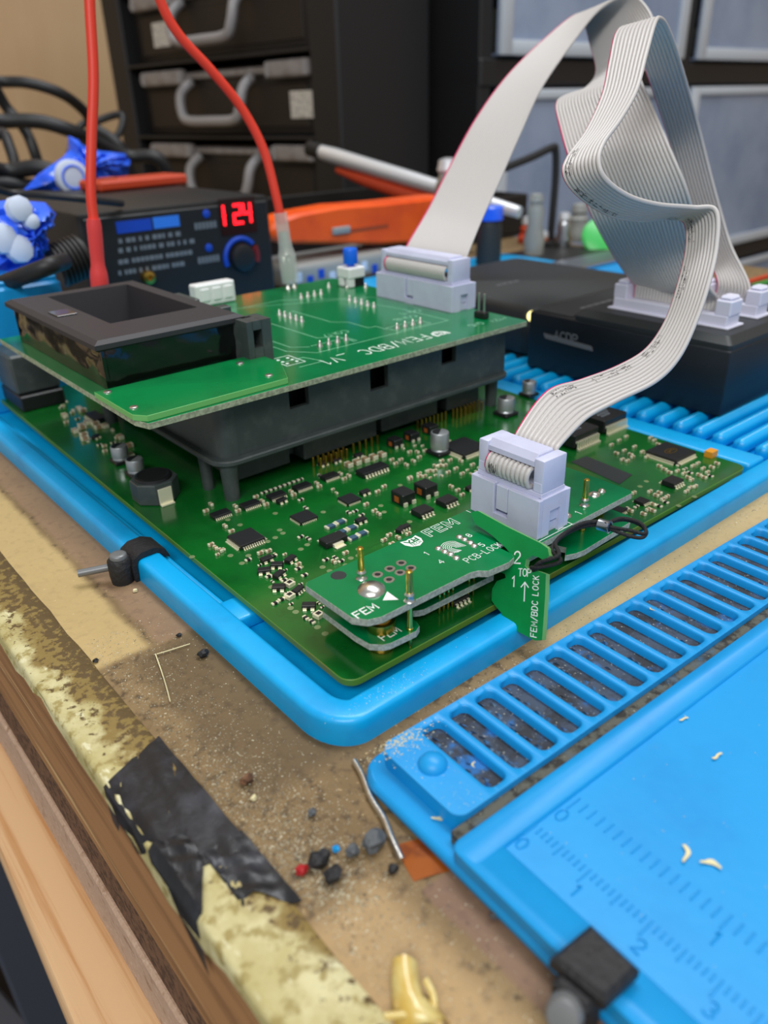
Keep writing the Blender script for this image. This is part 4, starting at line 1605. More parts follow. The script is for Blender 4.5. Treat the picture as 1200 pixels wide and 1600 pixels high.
# ================================================================== lock adapter: two slotted strips on pogo pins
ZU, ZL = 18.0, 11.0
lock = thing('lock_adapter', (113, 102, ZB), 'green PCB-LOCK adapter of two stacked strips with gold spring pins', 'adapter')
up = [(71.6, 97.2), (73.4, 94.6), (76, 93.6), (99.6, 93.2), (101.2, 92.6), (102.6, 91.2), (108.2, 90.6), (110.6, 91.2), (111.4, 92.6), (111.4, 97.5), (117.8, 97.5), (117.8, 91.6), (119.5, 91.2),
      (130.5, 91.2), (131.4, 92.0), (154.6, 92.0), (155.6, 93), (155.6, 112.2), (154.8, 113.2), (72.6, 113.2), (71.6, 112.2)]
mb = MB()
mb.prism(up, ZU - 1.55, ZU, 0.05, 0, None, mi_side=1)
us = obj('upper_strip', mb, ['pcb_green', 'pcb_edge_grey'], lock)
lo = [(74.2, 100), (74.6, 96), (76.4, 94.0), (78, 93.4), (84.2, 93.0), (85.8, 93.8), (86.4, 95.4), (86.2, 97.6), (88.2, 98.6), (89.4, 97.8), (90.5, 97.4), (110.8, 96.8), (111.2, 100), (118, 100), (119.0, 97.6), (122, 96.6),
      (129.6, 96.6), (131.0, 95.8), (131.8, 93.4), (128.8, 91.4), (131.4, 90.3), (134, 89.9), (153.0, 90.6), (155.8, 92), (155.8, 111.6), (154.8, 112.4), (76, 112.4), (74.4, 111)]
mb = MB()
mb.prism(lo, ZL - 1.5, ZL, 0.05, 0, None, mi_side=1)
ls = obj('lower_strip', mb, ['pcb_green', 'pcb_edge_grey'], lock)
# brass stand-offs
for (x, y) in ((79.6, 98.4), (150, 99.5)):
    mb = MB()
    mb.lathe([(2.7, ZL + 0.02), (2.9, ZL + 0.4), (2.9, ZL + 2.2), (2.2, ZL + 2.4), (2.2, ZU - 1.57)], (x, y, 0), 24)
    obj('standoff', mb, 'brass', lock, smooth=40)
    mb = MB()
    mb.lathe([(2.6, ZB + 0.02), (2.7, ZB + 0.5), (2.7, ZL - 1.52)], (x, y, 0), 24)
    obj('standoff', mb, 'brass', lock, smooth=40)
    mb = MB()
    mb.lathe([(2.9, 0.02), (2.7, 0.5), (1.8, 1.1), (0.6, 1.4)], (x + 0.8, y + 3.6, ZU), 22)
    if x < 100:
        obj('solder_mound', mb, 'tin', us, smooth=60)
# pogo pins
def pogo(x, y, top=9.5):
    mb = MB()
    mb.lathe([(0.16, ZB + 0.03), (0.42, ZB + 1.5), (0.42, ZL - 1.6), (0.72, ZL - 1.55), (0.72, ZL + 0.5), (0.62, ZL + 0.6), (0.62, ZU - 1.6), (0.68, ZU - 1.5), (0.68, ZU + top), (0.45, ZU + top + 0.25)], (x, y, 0), 14)
    g = obj('pogo_pin', mb, 'gold', lock, smooth=35)
    mb = MB()
    mb.lathe([(1.25, ZU + 0.02), (0.95, ZU + 0.35), (0.9, ZU + 1.2), (1.0, ZU + 1.4), (0.75, ZU + 1.9)], (x, y, 0), 16)
    obj('solder_collar', mb, 'tin', g, smooth=50)


for (x, y) in ((565, 903), (640, 938), (913, 789)):
    p = at(x, y, ZU)
    pogo(p.x, p.y, 6.6 if x > 600 else 7.0)
# plated holes
mb = MB()
for (x, y) in ((590, 898), (609, 889), (627, 880), (625, 895), (608, 906), (642, 888)):
    p = at(x, y, ZU)
    mb = MB()
    mb.lathe([(1.15, 0.01), (1.12, 0.12), (0.62, 0.12), (0.6, 0.02)], (p.x, p.y, ZU), 18)
    o = obj('plated_hole', mb, 'tin', us, smooth=50)
    mb = MB()
    mb.lathe([(0.6, 0.01), (0.58, 0.05)], (p.x, p.y, ZU), 14)
    obj('hole', mb, 'chip_black', us)
p = at(529, 899, ZU)
mb = MB()
mb.lathe([(1.65, 0.01), (1.6, 0.06)], (p.x, p.y, ZU), 24)
obj('mounting_hole', mb, 'box_top', us)
# soldered pad rows beside the fingerprint
for row in (((685, 857), (695, 862), (704, 866), (713, 872)), ((718, 839), (726, 843), (735, 848), (741, 853))):
    for (x, y) in row:
        p = at(x, y, ZU)
        mb = MB()
        mb.lathe([(0.85, 0.01), (0.8, 0.18), (0.5, 0.4), (0.2, 0.46)], (p.x, p.y, ZU), 14)
        obj('soldered_pad', mb, 'tin', us, smooth=60)
UXR, UYR = Vector((1, 0, 0)), Vector((0, 1, 0))
# outlined FEM
mb = MB()
p = at(673, 839, ZU)
OUT = [[(0, 0), (0, 3.3), (2.3, 3.3), (2.3, 2.75), (0.6, 2.75), (0.6, 2.0), (2.0, 2.0), (2.0, 1.45), (0.6, 1.45), (0.6, 0), (0, 0)],
       [(3.0, 0), (3.0, 3.3), (5.4, 3.3), (5.4, 2.75), (3.6, 2.75), (3.6, 1.95), (5.1, 1.95), (5.1, 1.4), (3.6, 1.4), (3.6, 0.55), (5.4, 0.55), (5.4, 0), (3.0, 0)],
       [(6.1, 0), (6.1, 3.3), (6.8, 3.3), (7.7, 1.6), (8.6, 3.3), (9.3, 3.3), (9.3, 0), (8.7, 0), (8.7, 2.2), (7.9, 0.8), (7.5, 0.8), (6.7, 2.2), (6.7, 0), (6.1, 0)]]
strokes(mb, OUT, 0.15, (p.x, p.y, ZU), UXR, UYR)
obj('outlined_lettering', mb, 'silk', us, label='white outlined letters FEM')
mb = MB()
p = at(644, 858, ZU)
shield_logo(mb, (p.x, p.y, ZU), UXR, UYR, 0.92)
obj('shield_logo', mb, ['silk', 'pcb_green'], us, label='white shield logo with TECH')
mb = MB()
p = at(728, 882, ZU)
text(mb, 'PCB-LOCK', 1.85, (p.x + 0.9, p.y, ZU), UXR, UYR, w=0.17, gap=0.24, xs=0.78)
obj('strip_lettering', mb, 'silk', us, label='white letters PCB-LOCK')
for s_, x, y in (('1', 668, 868), ('4', 690, 881), ('8', 729, 842), ('5', 749, 857)):
    mb = MB()
    p = at(x, y, ZU)
    text(mb, s_, 1.5, (p.x + (1.0 if s_ in '85' else 0.0), p.y, ZU), UXR, UYR, w=0.2)
    obj('strip_digit', mb, 'silk', us)
mb = MB()
p = at(709, 856, ZU)
ln = []
for k in range(6):
    rr = 0.45 + 0.42 * k
    ln.append([(a, b) for a, b in _arc(0, 0.2, rr, rr * 1.05, 200 - 6 * k, 20 + 3 * k, 12)] + [(rr * 0.95 + 0.1, -0.4 - 0.16 * k)])
    if k < 5:
        ln.append([(-rr, -0.1), (-rr + 0.3, -0.9 - 0.1 * k), (-rr * 0.6 + 0.7, -1.9)])
strokes(mb, ln, 0.15, (p.x, p.y, ZU), UXR, UYR)
obj('fingerprint_symbol', mb, 'silk', us, label='white fingerprint symbol')
mb = MB()
p = at(560, 966, ZU)
text(mb, 'FEM', 2.0, (p.x, p.y, ZU), UXR, UYR, w=0.3, gap=0.22)
obj('strip_lettering', mb, 'silk', us, label='bold white letters FEM')
mb = MB()
tri = [at(x, y, ZU + 0.03) for x, y in ((598, 938), (605, 924), (623, 937))]
mb.add(tri, [(0, 1, 2)])
obj('arrow_mark', mb, 'silk', us, label='white triangle')
mb = MB()
p = at(600, 1001, ZL)
text(mb, 'FEM', 1.8, (p.x, p.y, ZL), UXR, UYR, w=0.28, gap=0.22)
obj('strip_lettering', mb, 'silk', ls, label='bold white letters FEM on lower strip')
for s_, x, y in (('5', 747, 902), ('4', 690, 928)):
    mb = MB()
    p = at(x, y, ZL)
    text(mb, s_, 1.4, (p.x, p.y, ZL), UXR, UYR, w=0.2)
    obj('strip_digit', mb, 'silk', ls)
mb = MB()
p = at(864, 790, ZU)
p = at(915, 805, ZU)
text(mb, '1', 1.8, (136.3, 93.6, ZU), UXR, UYR, w=0.24)
obj('strip_digit', mb, 'silk', us)
# contact needles under the strips
nd = MB()
nd.lathe([(0.05, 0.0), (0.22, 0.9), (0.22, 2.8), (0.4, 2.9), (0.4, 5.5), (0.22, 5.6), (0.22, 9.8)], (0, 0, 0), 8)
ndm = to_mesh('contact_needle', nd, ['gold'], (0, 0, 0), 40)
for x in (95.6, 96.9, 98.2, 99.5):
    inst('contact_needle', ndm, lock, (x, 98.3, ZB + 0.04))
    inst('contact_needle', ndm, lock, (x, 101.6, ZB + 0.04))
for x in (104.4, 105.9):
    inst('contact_needle', ndm, lock, (x, 98.3, ZB + 0.04))
# blobs of solder and flux on the right half
for (x, y, rr) in ((928, 773, 1.5), (940, 768, 1.0), (882, 790, 1.1), (885, 806, 1.2)):
    p = at(x, y, ZU)
    mb = MB()
    mb.lathe([(rr, 0.01), (rr * 0.9, 0.3), (rr * 0.5, 0.7), (rr * 0.2, 0.8)], (p.x, p.y, ZU), 16)
    obj('solder_blob', mb, 'tin', us, smooth=60)
mb = MB()
strokes(mb, [[(0, 0), (2.4, 0.3)], [(0, 0.6), (2.4, -0.3)]], 0.16, (126.6, 92.4, ZU), (1, 0, 0), (0, 1, 0), lift=0.03)
strokes(mb, [[(118.6, 113.0), (118.6, 92.0), (131.3, 92.0), (131.3, 113.0)]], 0.22, (0, 0, ZU), (1, 0, 0), (0, 1, 0), lift=0.03)
obj('header_outline', mb, 'silk', us, label='white printed outline around the header')
# clear tape flap
q = [at(x, y, ZU + 0.25) for x, y in ((729, 806), (738, 803), (766, 826), (794, 856), (780, 862), (745, 838))]
# boxed header on the strip
h2x, h2y, h2w, h2l, h2h = 125.0, 102.7, 10.6, 20.2, 9.4
box_header(lock, h2x, h2y, ZU, h2w, h2l, h2h, slot=4.2)

# ------------------------------------------------------------------ lock card hooked across the strips
ca, cb_ = Vector((106.4, 0, 6.25)), Vector((114.2, 0, 21.6))
cdir = (cb_ - ca).normalized()
cn = Vector((-cdir.z, 0, cdir.x)).normalized()        # normal, facing -x and up


def oncard(px, py, lift=0.0):
    d = ray(px, py)
    o = ca + cn * lift
    t = (o - CP).dot(cn) / d.dot(cn)
    return CP + d * t


card = thing('lock_card', (110, 90, 6.1), 'upright green FEM/BDC LOCK card clamped across the adapter strips', 'card')
co = [(735, 801), (746, 798), (790, 822), (845, 849), (856, 857), (858, 868), (850, 876), (842, 871), (832, 868), (822, 874), (820, 884), (828, 893), (840, 892), (853, 897), (852, 930), (847, 1000), (836, 1001), (788, 976), (783, 968),
      (784, 958), (774, 947), (768, 938), (769, 920), (776, 908), (790, 903), (789, 897), (779, 893), (779, 888), (796, 880), (800, 868), (790, 856), (768, 836), (742, 818)]
TH = 1.5
fr = [oncard(x, y) for x, y in co]
bk = [p - cn * TH for p in fr]
mb = MB()
n = len(co)
mb.add(fr, [list(range(n))], 0)
mb.add(bk, [list(range(n))[::-1]], 0)
for i in range(n):
    mb.f.append([i, (i + 1) % n, n + (i + 1) % n, n + i])
    mb.m.append(1)
obj('plate', mb, ['card_green', 'card_edge'], card)
cu = (oncard(820, 900) - oncard(800, 900)).normalized()
cv = cdir
cv = (oncard(852, 902) - oncard(848, 996)).normalized()
cu = cv.cross(cn).normalized()
for s_, x, y, h in (('2', 803, 880, 2.5), ('1', 799, 916, 2.1)):
    mb = MB()
    text(mb, s_, h, oncard(x, y), cu, cv, w=0.32)
    obj('card_digit', mb, 'silk', card)
mb = MB()
text(mb, 'TOP', 1.55, oncard(810, 900), cu, cv, w=0.2, gap=0.16, xs=0.85)
obj('card_lettering', mb, 'silk', card, label='white letters TOP')
mb = MB()
O2 = oncard(819, 939)
strokes(mb, [[(0, 0), (0, 3.9)], [(-0.9, 2.9), (0, 3.9), (0.9, 2.9)]], 0.26, O2, cu, cv)
obj('card_arrow', mb, 'silk', card, label='white upward arrow')
mb = MB()
text(mb, 'FEM/BDC LOCK', 1.4, oncard(838, 996), cv, -cu, w=0.19, gap=0.26, xs=0.8, shear=0.1)
obj('card_lettering', mb, 'silk', card, label='white slanted letters FEM/BDC LOCK')
# braided cord loop with a metal bead
hole = oncard(835, 880)
pts = [hole + cn * 1.2 + Vector((0, 0, -1.2)), hole + cn * 2.2 + Vector((1, -2.2, -0.6)), oncard(852, 876) + Vector((1.6, -2.6, 0.4)), at(862, 858, 20.5), at(878, 838, 21.5), at(905, 824, 22), at(928, 820, 22), at(945, 819, 22)]
path = catmull(pts, 10)
mb = MB()
mb.tube(path, 0.45, 10)
obj('cord', mb, 'cord_black', card, smooth=60, label='black braided cord')
pts = [hole - cn * 2.4 + Vector((0, 0, 0.3)), hole - cn * 0.4 + Vector((0, 0, -1.6)), hole + cn * 1.2 + Vector((0.3, -0.6, -1.5)), oncard(848, 880) + cn * 1.2, oncard(859, 872) + Vector((0.8, -1.5, 1.0)), at(868, 848, 21.2), at(888, 829, 22.6), at(910, 818, 23.0), at(930, 815, 22.8), at(945, 817, 22.6)]
path = catmull(pts, 10)
mb = MB()
mb.tube(path, 0.45, 10)
obj('cord', mb, 'cord_black', card, smooth=60, label='black braided cord')
pts = [at(945, 817, 22.6), at(975, 812, 22), at(1000, 820, 21.5), at(1010, 831, 21), at(1003, 840, 20.8), at(985, 838, 20.8), at(965, 831, 21.3), at(945, 823, 21.8)]
mb = MB()
mb.tube(catmull(pts, 10), 0.42, 10)
obj('cord_loop', mb, 'cord_black', card, smooth=60)
pts = [at(945, 819, 22.9), at(970, 810, 22.6), at(996, 815, 22.2), at(1008, 826, 21.7), at(1006, 834, 21.4), at(985, 829, 21.6), at(962, 825, 22), at(945, 821, 22.2)]
mb = MB()
mb.tube(catmull(pts, 10), 0.42, 10)
obj('cord_loop', mb, 'cord_black', card, smooth=60)
bp_ = at(943, 821, 22.1)
ax_ = (at(950, 822, 22.1) - at(925, 815, 22.1)).normalized()
mb = MB()
mb.lathe([(1.1, -1.3), (1.3, -1.1), (1.3, 1.1), (1.5, 1.4), (1.1, 1.5), (0.95, 1.1)], bp_, 20, axis=ax_)
obj('bead', mb, 'steel', card, smooth=40, label='chrome bead')


# ================================================================== interface box with two ribbon sockets
ibox = thing('interface_box', (290, 160, 6.25), 'black programmer box with chamfered top on the ribbed blue tray', 'programmer')
mb = MB()
mb.b2(246.6, 336, 118, 203, 6.3, 29.0, bev=0.9, seg=2)
obj('case', mb, 'box_black', ibox, smooth=40)
mb = MB()
lo_, hi_ = rrect(247.4, 334, 118.6, 182, 1.5, 3), rrect(250.2, 332, 121.4, 179.5, 1.5, 3)
n = len(lo_)
mb.add([(x, y, 28.9) for x, y in lo_] + [(x, y, 30.6) for x, y in lo_] + [(x, y, 33.0) for x, y in hi_],
       [(i, (i + 1) % n, n + (i + 1) % n, n + i) for i in range(n)] + [(n + i, n + (i + 1) % n, 2 * n + (i + 1) % n, 2 * n + i) for i in range(n)] + [[2 * n + i for i in range(n)]])
obj('socket_plinth', mb, 'box_top', ibox, smooth=30)
mb = MB()
mb.b2(249, 333, 184, 201, 29.0, 29.4, bev=0.2)
obj('top_plate', mb, 'box_top', ibox)
# badge on the left face
mb = MB()
a, b = atx(853, 523, 246.5), atx(928, 547, 246.5)
T = Matrix(((0, 0, 1, 246.1), (1, 0, 0, 0), (0, 1, 0, 0), (0, 0, 0, 1)))
mb.prism([(a.y + 1, a.z + 0.5), (a.y, a.z - 1.4), (b.y + 0.5, a.z - 2.1), (b.y + 1.2, a.z - 0.4)], 0, 0.5, 0, 0, T)
bd = obj('badge', mb, 'badge_grey', ibox)
mb = MB()
text(mb, 'ACDP', 3.2, (246.05, a.y - 4.5, a.z - 0.6), (0, -1, 0), (0, 0, 1), w=0.6, gap=0.25)
obj('badge_lettering', mb, 'badge_grey', ibox, label='grey raised letters ACDP')
mb = MB()
for k in range(5):
    mb.b2(262 + k * 4.4, 265.6 + k * 4.4, 189, 190.6, 29.4, 29.43)
obj('top_lettering', mb, 'badge_grey', ibox, kind='stuff', label='small grey print')


def socket(x0, x1, y0, y1, z0):
    mb = MB()
    mb.b2(x0, x1, y0, y1, z0, z0 + 4.2, bev=0.3)
    s_ = obj('ribbon_socket', mb, 'lilac_white', ibox, label='white ribbon socket with latch posts')
    for (a, b) in ((y0 - 0.5, y0 + 5.2), (y1 - 5.2, y1 + 0.5)):
        mb = MB()
        mb.b2(x0 + 0.4, x1 - 0.4, a, b, z0 + 4.0, z0 + 9.2, bev=0.4)
        mb.b2(x0 + 1.2, x1 - 1.2, a + 0.6, b - 0.6, z0 + 9.0, z0 + 10.6, bev=0.7)
        obj('latch_post', mb, 'lilac_white', s_)
    mb = MB()
    mb.b2(x0 - 1.2, x1 + 1.2, y0 - 1.4, y1 + 1.4, z0 - 0.02, z0 + 0.7, bev=0.2)
    obj('socket_foot', mb, 'lilac_white', s_)


socket(257.5, 266.0, 126.6, 172.0, 33.02)
socket(278.5, 286.5, 126.8, 151.0, 33.02)

# ------------------------------------------------------------------ second black box behind it
box2 = thing('charger_box', (300, 250, 2.1), 'rounded black device box with a small glowing lamp behind the programmer', 'device')
mb = MB()
mb.prism(rrect(254.5, 345, 207, 296, 7, 6), 6.35, 27.5, 2.4)
obj('case', mb, 'box_top', box2, smooth=50)
mb = MB()
mb.prism(rrect(256, 343, 209, 294, 6, 6), 2.1, 6.4)
obj('foot', mb, 'chip_black', box2)
mb = MB()
pr = at(838, 492, 25.5)
mb.lathe([(2.3, 0), (2.1, 0.8), (1.3, 1.5), (0.4, 1.8)], (255.2, 208.4, 24.4), 16, axis=(-0.8, -0.5, 0.2))
obj('lamp', mb, 'led_warm', box2, smooth=60, label='small warm white lamp')
mb = MB()
mb.b2(262, 300, 206.4, 207.2, 22.6, 24.0, bev=0.2)
obj('catch_light_strip', mb, 'brass', box2)  # brass strip standing in for the catch-light along the case edge
mb = MB()
for k in range(4):
    mb.b2(280 + k * 4, 283 + k * 4, 250, 252, 27.5, 27.53)
obj('top_lettering', mb, 'badge_grey', box2, kind='stuff', label='small grey print')


# ================================================================== ribbon cables
def pair(pl, pr, D, Wd, sign):
    """both edge points of a ribbon of width Wd whose middle lies at depth D; sign<0: right edge nearer"""
    sep = math.hypot(pl[0] - pr[0], pl[1] - pr[1])
    D = min(D, Wd * FPX / sep * 0.985)
    lo_, hi_ = 0.0, Wd
    for _ in range(40):
        e = (lo_ + hi_) / 2
        a, b = atd(pl[0], pl[1], D - sign * e), atd(pr[0], pr[1], D + sign * e)
        if (a - b).length < Wd:
            lo_ = e
        else:
            hi_ = e
    return a, b


def ribbon(root, Ls, Rs, n, Wd, per=9, marks=(), mark_wires=(1, 2)):
    Lp, Rp = catmull(Ls, per), catmull(Rs, per)
    # keep the width constant
    for i in range(len(Lp)):
        c = (Lp[i] + Rp[i]) / 2
        d = (Rp[i] - Lp[i]).normalized()
        Lp[i], Rp[i] = c - d * Wd / 2, c + d * Wd / 2
    rad = Wd / n * 0.475
    nrm = []
    m = len(Lp)
    for i in range(m):
        t = ((Lp[min(i + 1, m - 1)] + Rp[min(i + 1, m - 1)]) - (Lp[max(i - 1, 0)] + Rp[max(i - 1, 0)])).normalized()
        q = t.cross(Rp[i] - Lp[i]).normalized()
        nrm.append(q)
    for k in range(n):
        f = (k + 0.5) / n
        path = [Lp[i].lerp(Rp[i], f) for i in range(m)]
        mb = MB()
        mb.tube(path, rad, 8, up=nrm)
        if k == 0:
            mb.m = [1 if (q_ < (m - 1) * 8 and q_ % 8 in ((0, 1, 2, 3) if n < 20 else (0, 1, 2, 3, 4))) else 0 for q_ in range(len(mb.f))]
        obj('wire', mb, ['wire_grey', 'wire_pink'] if k == 0 else 'wire_grey', root, smooth=70, label='edge wire with pink stripe' if k == 0 else None)
    mb = MB()
    hw = 0.12
    vs, fs = [], []
    for i in range(m):
        for q in (Lp[i].lerp(Rp[i], 0.5 / n) + nrm[i] * hw, Lp[i].lerp(Rp[i], 1 - 0.5 / n) + nrm[i] * hw, Lp[i].lerp(Rp[i], 1 - 0.5 / n) - nrm[i] * hw, Lp[i].lerp(Rp[i], 0.5 / n) - nrm[i] * hw):
            vs.append(q)
    for i in range(m - 1):
        for q in range(4):
            fs.append((i * 4 + q, i * 4 + (q + 1) % 4, (i + 1) * 4 + (q + 1) % 4, (i + 1) * 4 + q))
    mb.add(vs, fs)
    obj('web', mb, 'wire_grey', root, smooth=60)
    if marks:
        r = random.Random(n)
        for (f0, f1, side) in marks:
            mb = MB()
            i0, i1 = f0 * (m - 1), f1 * (m - 1)
            steps = int((i1 - i0) * 1.5)
            for s_ in range(steps):
                i = i0 + (i1 - i0) * s_ / steps
                ia, fr_ = int(i), i - int(i)
                for w in mark_wires:
                    for sub in (-0.25, 0.05, 0.3):
                        if r.random() < 0.5:
                            continue
                        f = (w + 0.5 + sub) / n
                        p0 = Lp[ia].lerp(Rp[ia], f).lerp(Lp[ia + 1].lerp(Rp[ia + 1], f), fr_)
                        nn = nrm[ia] * side
                        t = (Lp[ia + 1].lerp(Rp[ia + 1], f) - Lp[ia].lerp(Rp[ia], f)).normalized()
                        wv = (Rp[ia] - Lp[ia]).normalized()
                        h = math.sqrt(max(0.0, rad ** 2 - (sub * Wd / n) ** 2)) + 0.03
                        ln = r.choice([0.12, 0.22, 0.4])
                        wd = r.choice([0.06, 0.08, 0.13])
                        c = p0 + nn * h
                        mb.add([c - t * ln - wv * wd, c + t * ln - wv * wd, c + t * ln + wv * wd, c - t * ln + wv * wd], [(0, 1, 2, 3)])
            obj('wire_print', mb, 'wire_print', root, kind='stuff', label='small black printed characters')


# ---- wide cable
rc1 = thing('ribbon_cable', (205, 219, ZA + 9.2), 'wide grey ribbon cable arching from the adapter board to the programmer box', 'ribbon cable', 'grey ribbon cables')
W1 = 33.0
z0 = ZA + h1h + 0.05
pw, plen = 9.3, 39.2
ribbon_plug(rc1, h1x, h1y, z0, pw, plen, wire_len=W1 + 0.4)
Ls, Rs = [], []
for (dx, dz) in ((0.5, 1.3), (-pw / 2 + 0.4, 1.6), (-pw / 2 - 0.6, 2.6), (-pw / 2 - 0.9, 3.7), (-pw / 2 - 0.5, 4.9), (-pw / 2 + 0.6, 5.7), (0, 5.8), (pw / 2 + 0.6, 6.4), (pw / 2 + 1.6, 9.0)):
    Ls.append(Vector((h1x + dx, h1y + W1 / 2, z0 + dz)))
    Rs.append(Vector((h1x + dx, h1y - W1 / 2, z0 + dz)))
ST1 = [((668, 328), (752, 346), 297), ((700, 265), (780, 285), 301), ((742, 188), (812, 212), 304), ((795, 116), (846, 138), 307), ((862, 52), (898, 62), 309), ((900, 24), (940, 12), 308),
       ((912, 34), (986, -8), 303), ((922, 70), (1017, 20), 297), ((931, 112), (1025, 62), 292), ((915, 138), (1020, 98), 284), ((880, 152), (1002, 112), 275), ((868, 164), (1003, 126), 269), ((872, 192), (1018, 160), 268),
       ((888, 248), (1044, 222), 266), ((925, 340), (1078, 305), 268), ((968, 415), (1094, 385), 272), ((1000, 455), (1108, 445), 277)]
for (pl, pr, D) in ST1:
    a, b = pair(pl, pr, D, W1, -1)
    Ls.append(a)
    Rs.append(b)
Ls += [Vector((262.0, 149.6 + W1 / 2, 41.5)), Vector((261.8, 149.6 + W1 / 2, 37.4))]
Rs += [Vector((262.0, 149.6 - W1 / 2, 41.5)), Vector((261.8, 149.6 - W1 / 2, 37.4))]
ribbon(rc1, Ls, Rs, 26, W1)

# ---- narrow cable
rc2 = thing('ribbon_cable', (125, 102.7, ZU + 9.4), 'narrow grey ribbon cable looping from the lock adapter to the programmer box', 'ribbon cable', 'grey ribbon cables')
W2 = 12.7
z0 = ZU + h2h + 0.05
pw, plen = 8.0, 18.9
ribbon_plug(rc2, h2x, h2y, z0, pw, plen, wire_len=W2 + 0.4)
Ls, Rs = [], []
for (dx, dz) in ((0.5, 1.3), (-pw / 2 + 0.4, 1.6), (-pw / 2 - 0.6, 2.6), (-pw / 2 - 0.9, 3.7), (-pw / 2 - 0.5, 4.9), (-pw / 2 + 0.6, 5.7), (0, 5.8), (pw / 2 + 0.6, 6.3), (pw / 2 + 1.4, 8.6)):
    Ls.append(Vector((h2x + dx, h2y + W2 / 2, z0 + dz)))
    Rs.append(Vector((h2x + dx, h2y - W2 / 2, z0 + dz)))
ST2 = [((852, 612), (918, 655), 184), ((905, 594), (965, 628), 188), ((962, 573), (1025, 598), 190), ((1008, 546), (1062, 560), 191), ((1040, 500), (1088, 506), 192), ((1060, 440), (1108, 448), 193),
       ((1072, 385), (1122, 385), 196), ((1068, 347), (1121, 328), 198), ((1040, 342), (1085, 323), 199), ((1000, 345), (1030, 318), 196), ((950, 336), (985, 305), 191), ((905, 308), (950, 280), 187), ((880, 276), (938, 252), 186), ((884, 250), (946, 222), 188),
       ((915, 206), (972, 185), 192), ((940, 150), (997, 140), 198), ((951, 98), (1012, 85), 204), ((960, 56), (1026, 36), 210), ((975, 44), (1034, 28), 216), ((992, 60), (1046, 44), 228), ((1009, 112), (1066, 100), 248),
       ((1040, 204), (1093, 196), 274), ((1070, 306), (1120, 302), 286), ((1102, 392), (1143, 382), 290)]
for (pl, pr, D) in ST2:
    a, b = pair(pl, pr, D, W2, -1)
    Ls.append(a)
    Rs.append(b)
Ls += [Vector((282.6, 139 + W2 / 2, 43)), Vector((282.4, 139 + W2 / 2, 37.4))]
Rs += [Vector((282.6, 139 - W2 / 2, 43)), Vector((282.4, 139 - W2 / 2, 37.4))]
ribbon(rc2, Ls, Rs, 10, W2, marks=((0.05, 0.10, -1), (0.265, 0.285, -1), (0.30, 0.33, -1), (0.345, 0.37, -1), (0.40, 0.425, -1), (0.445, 0.475, -1), (0.49, 0.505, -1), (0.555, 0.60, -1), (0.615, 0.655, -1)))


# ================================================================== red test leads
lead1 = thing('test_lead', (104.5, 281, ZA), 'red wire with a soft red sleeve standing behind the black display frame', 'wire', 'red supply leads')
pts = [aty(138, -120, 292), aty(140, 0, 290), aty(146, 120, 287), aty(143, 220, 285), aty(142, 300, 283), aty(147, 350, 281.5)]
mb = MB()
mb.tube(catmull(pts, 8), 1.75, 12)
obj('wire', mb, 'red_wire', lead1, smooth=60)
a, b = aty(146, 342, 281.2), Vector((104.6, 280.6, ZA + 5))
b = aty(156, 445, 281.0)
bb = b + (b - a) * 0.45
bb.z = max(bb.z, ZA + 2)
mb = MB()
pp = [a.lerp(b, k / 10) for k in range(11)] + [b.lerp(bb, 0.5), bb]
mb.tube(pp, 2.5, 16, rs=[2.2, 2.5, 2.5, 2.5, 2.45, 2.4, 2.35, 2.4, 2.9, 3.1, 3.1, 3.0, 2.4])
obj('sleeve', mb, 'red_sleeve', lead1, smooth=60, label='soft red insulating sleeve')

lead2 = thing('test_lead', (183.5, 279, ZA), 'red wire with a crimped terminal in a clear sleeve on the adapter board', 'wire', 'red supply leads')
pts = [aty(215, -110, 300), aty(250, 0, 297), aty(280, 55, 295), aty(330, 110, 292), aty(378, 170, 289), aty(412, 235, 285), aty(432, 310, 281), aty(440, 350, 279.4)]
mb = MB()
mb.tube(catmull(pts, 8), 1.75, 12)
obj('wire', mb, 'red_wire', lead2, smooth=60)
a = aty(438, 332, 279.6)
top = aty(444, 372, 279)
bot = Vector((183.4, 278.5, ZA + 1.6))
mb = MB()
pp = [a, a.lerp(top, 0.5), top, top.lerp(bot, 0.2), top.lerp(bot, 0.35), top.lerp(bot, 0.95)]
mb.tube(pp, 3, 16, rs=[2.7, 2.7, 2.7, 2.9, 3.7, 3.7], caps=False)
obj('clear_sleeve', mb, 'clear_sleeve', lead2, smooth=60, label='clear plastic sleeve')
mb = MB()
mb.tube([top.lerp(a, 0.25), top, top.lerp(bot, 0.12)], 1.9, 14)
mb.tube([top.lerp(bot, 0.1), top.lerp(bot, 0.24), top.lerp(bot, 0.34)], 1.5, 10, rs=[1.7, 1.2, 2.0])
c = top.lerp(bot, 0.62)
mb.box((c.x, c.y, c.z), (5.6, 1.7, 9.5), 0, 0.4)
mb.box((c.x, c.y - 0.9, c.z), (0.8, 0.4, 7.5), 0, 0.1)
obj('crimp_terminal', mb, 'terminal', lead2, smooth=40, label='tinned spade terminal')

# ================================================================== power supply
psu = thing('power_supply', (184, 450, 0), 'black bench power supply with red digital display and printed front', 'power supply')
PX0, PX1, PY, PZ = 134.0, 236.0, 372.0, 64.0
mb = MB()
mb.b2(PX0, PX1, PY + 1.5, PY + 170, 0.1, PZ, bev=2, seg=2)
obj('case', mb, 'psu_black', psu, smooth=40)
mb = MB()
mb.b2(PX0 + 2, PX1 - 2, PY, PY + 1.6, 2, PZ - 2.5, bev=0.5)
fp = obj('front_panel', mb, 'psu_black', psu)


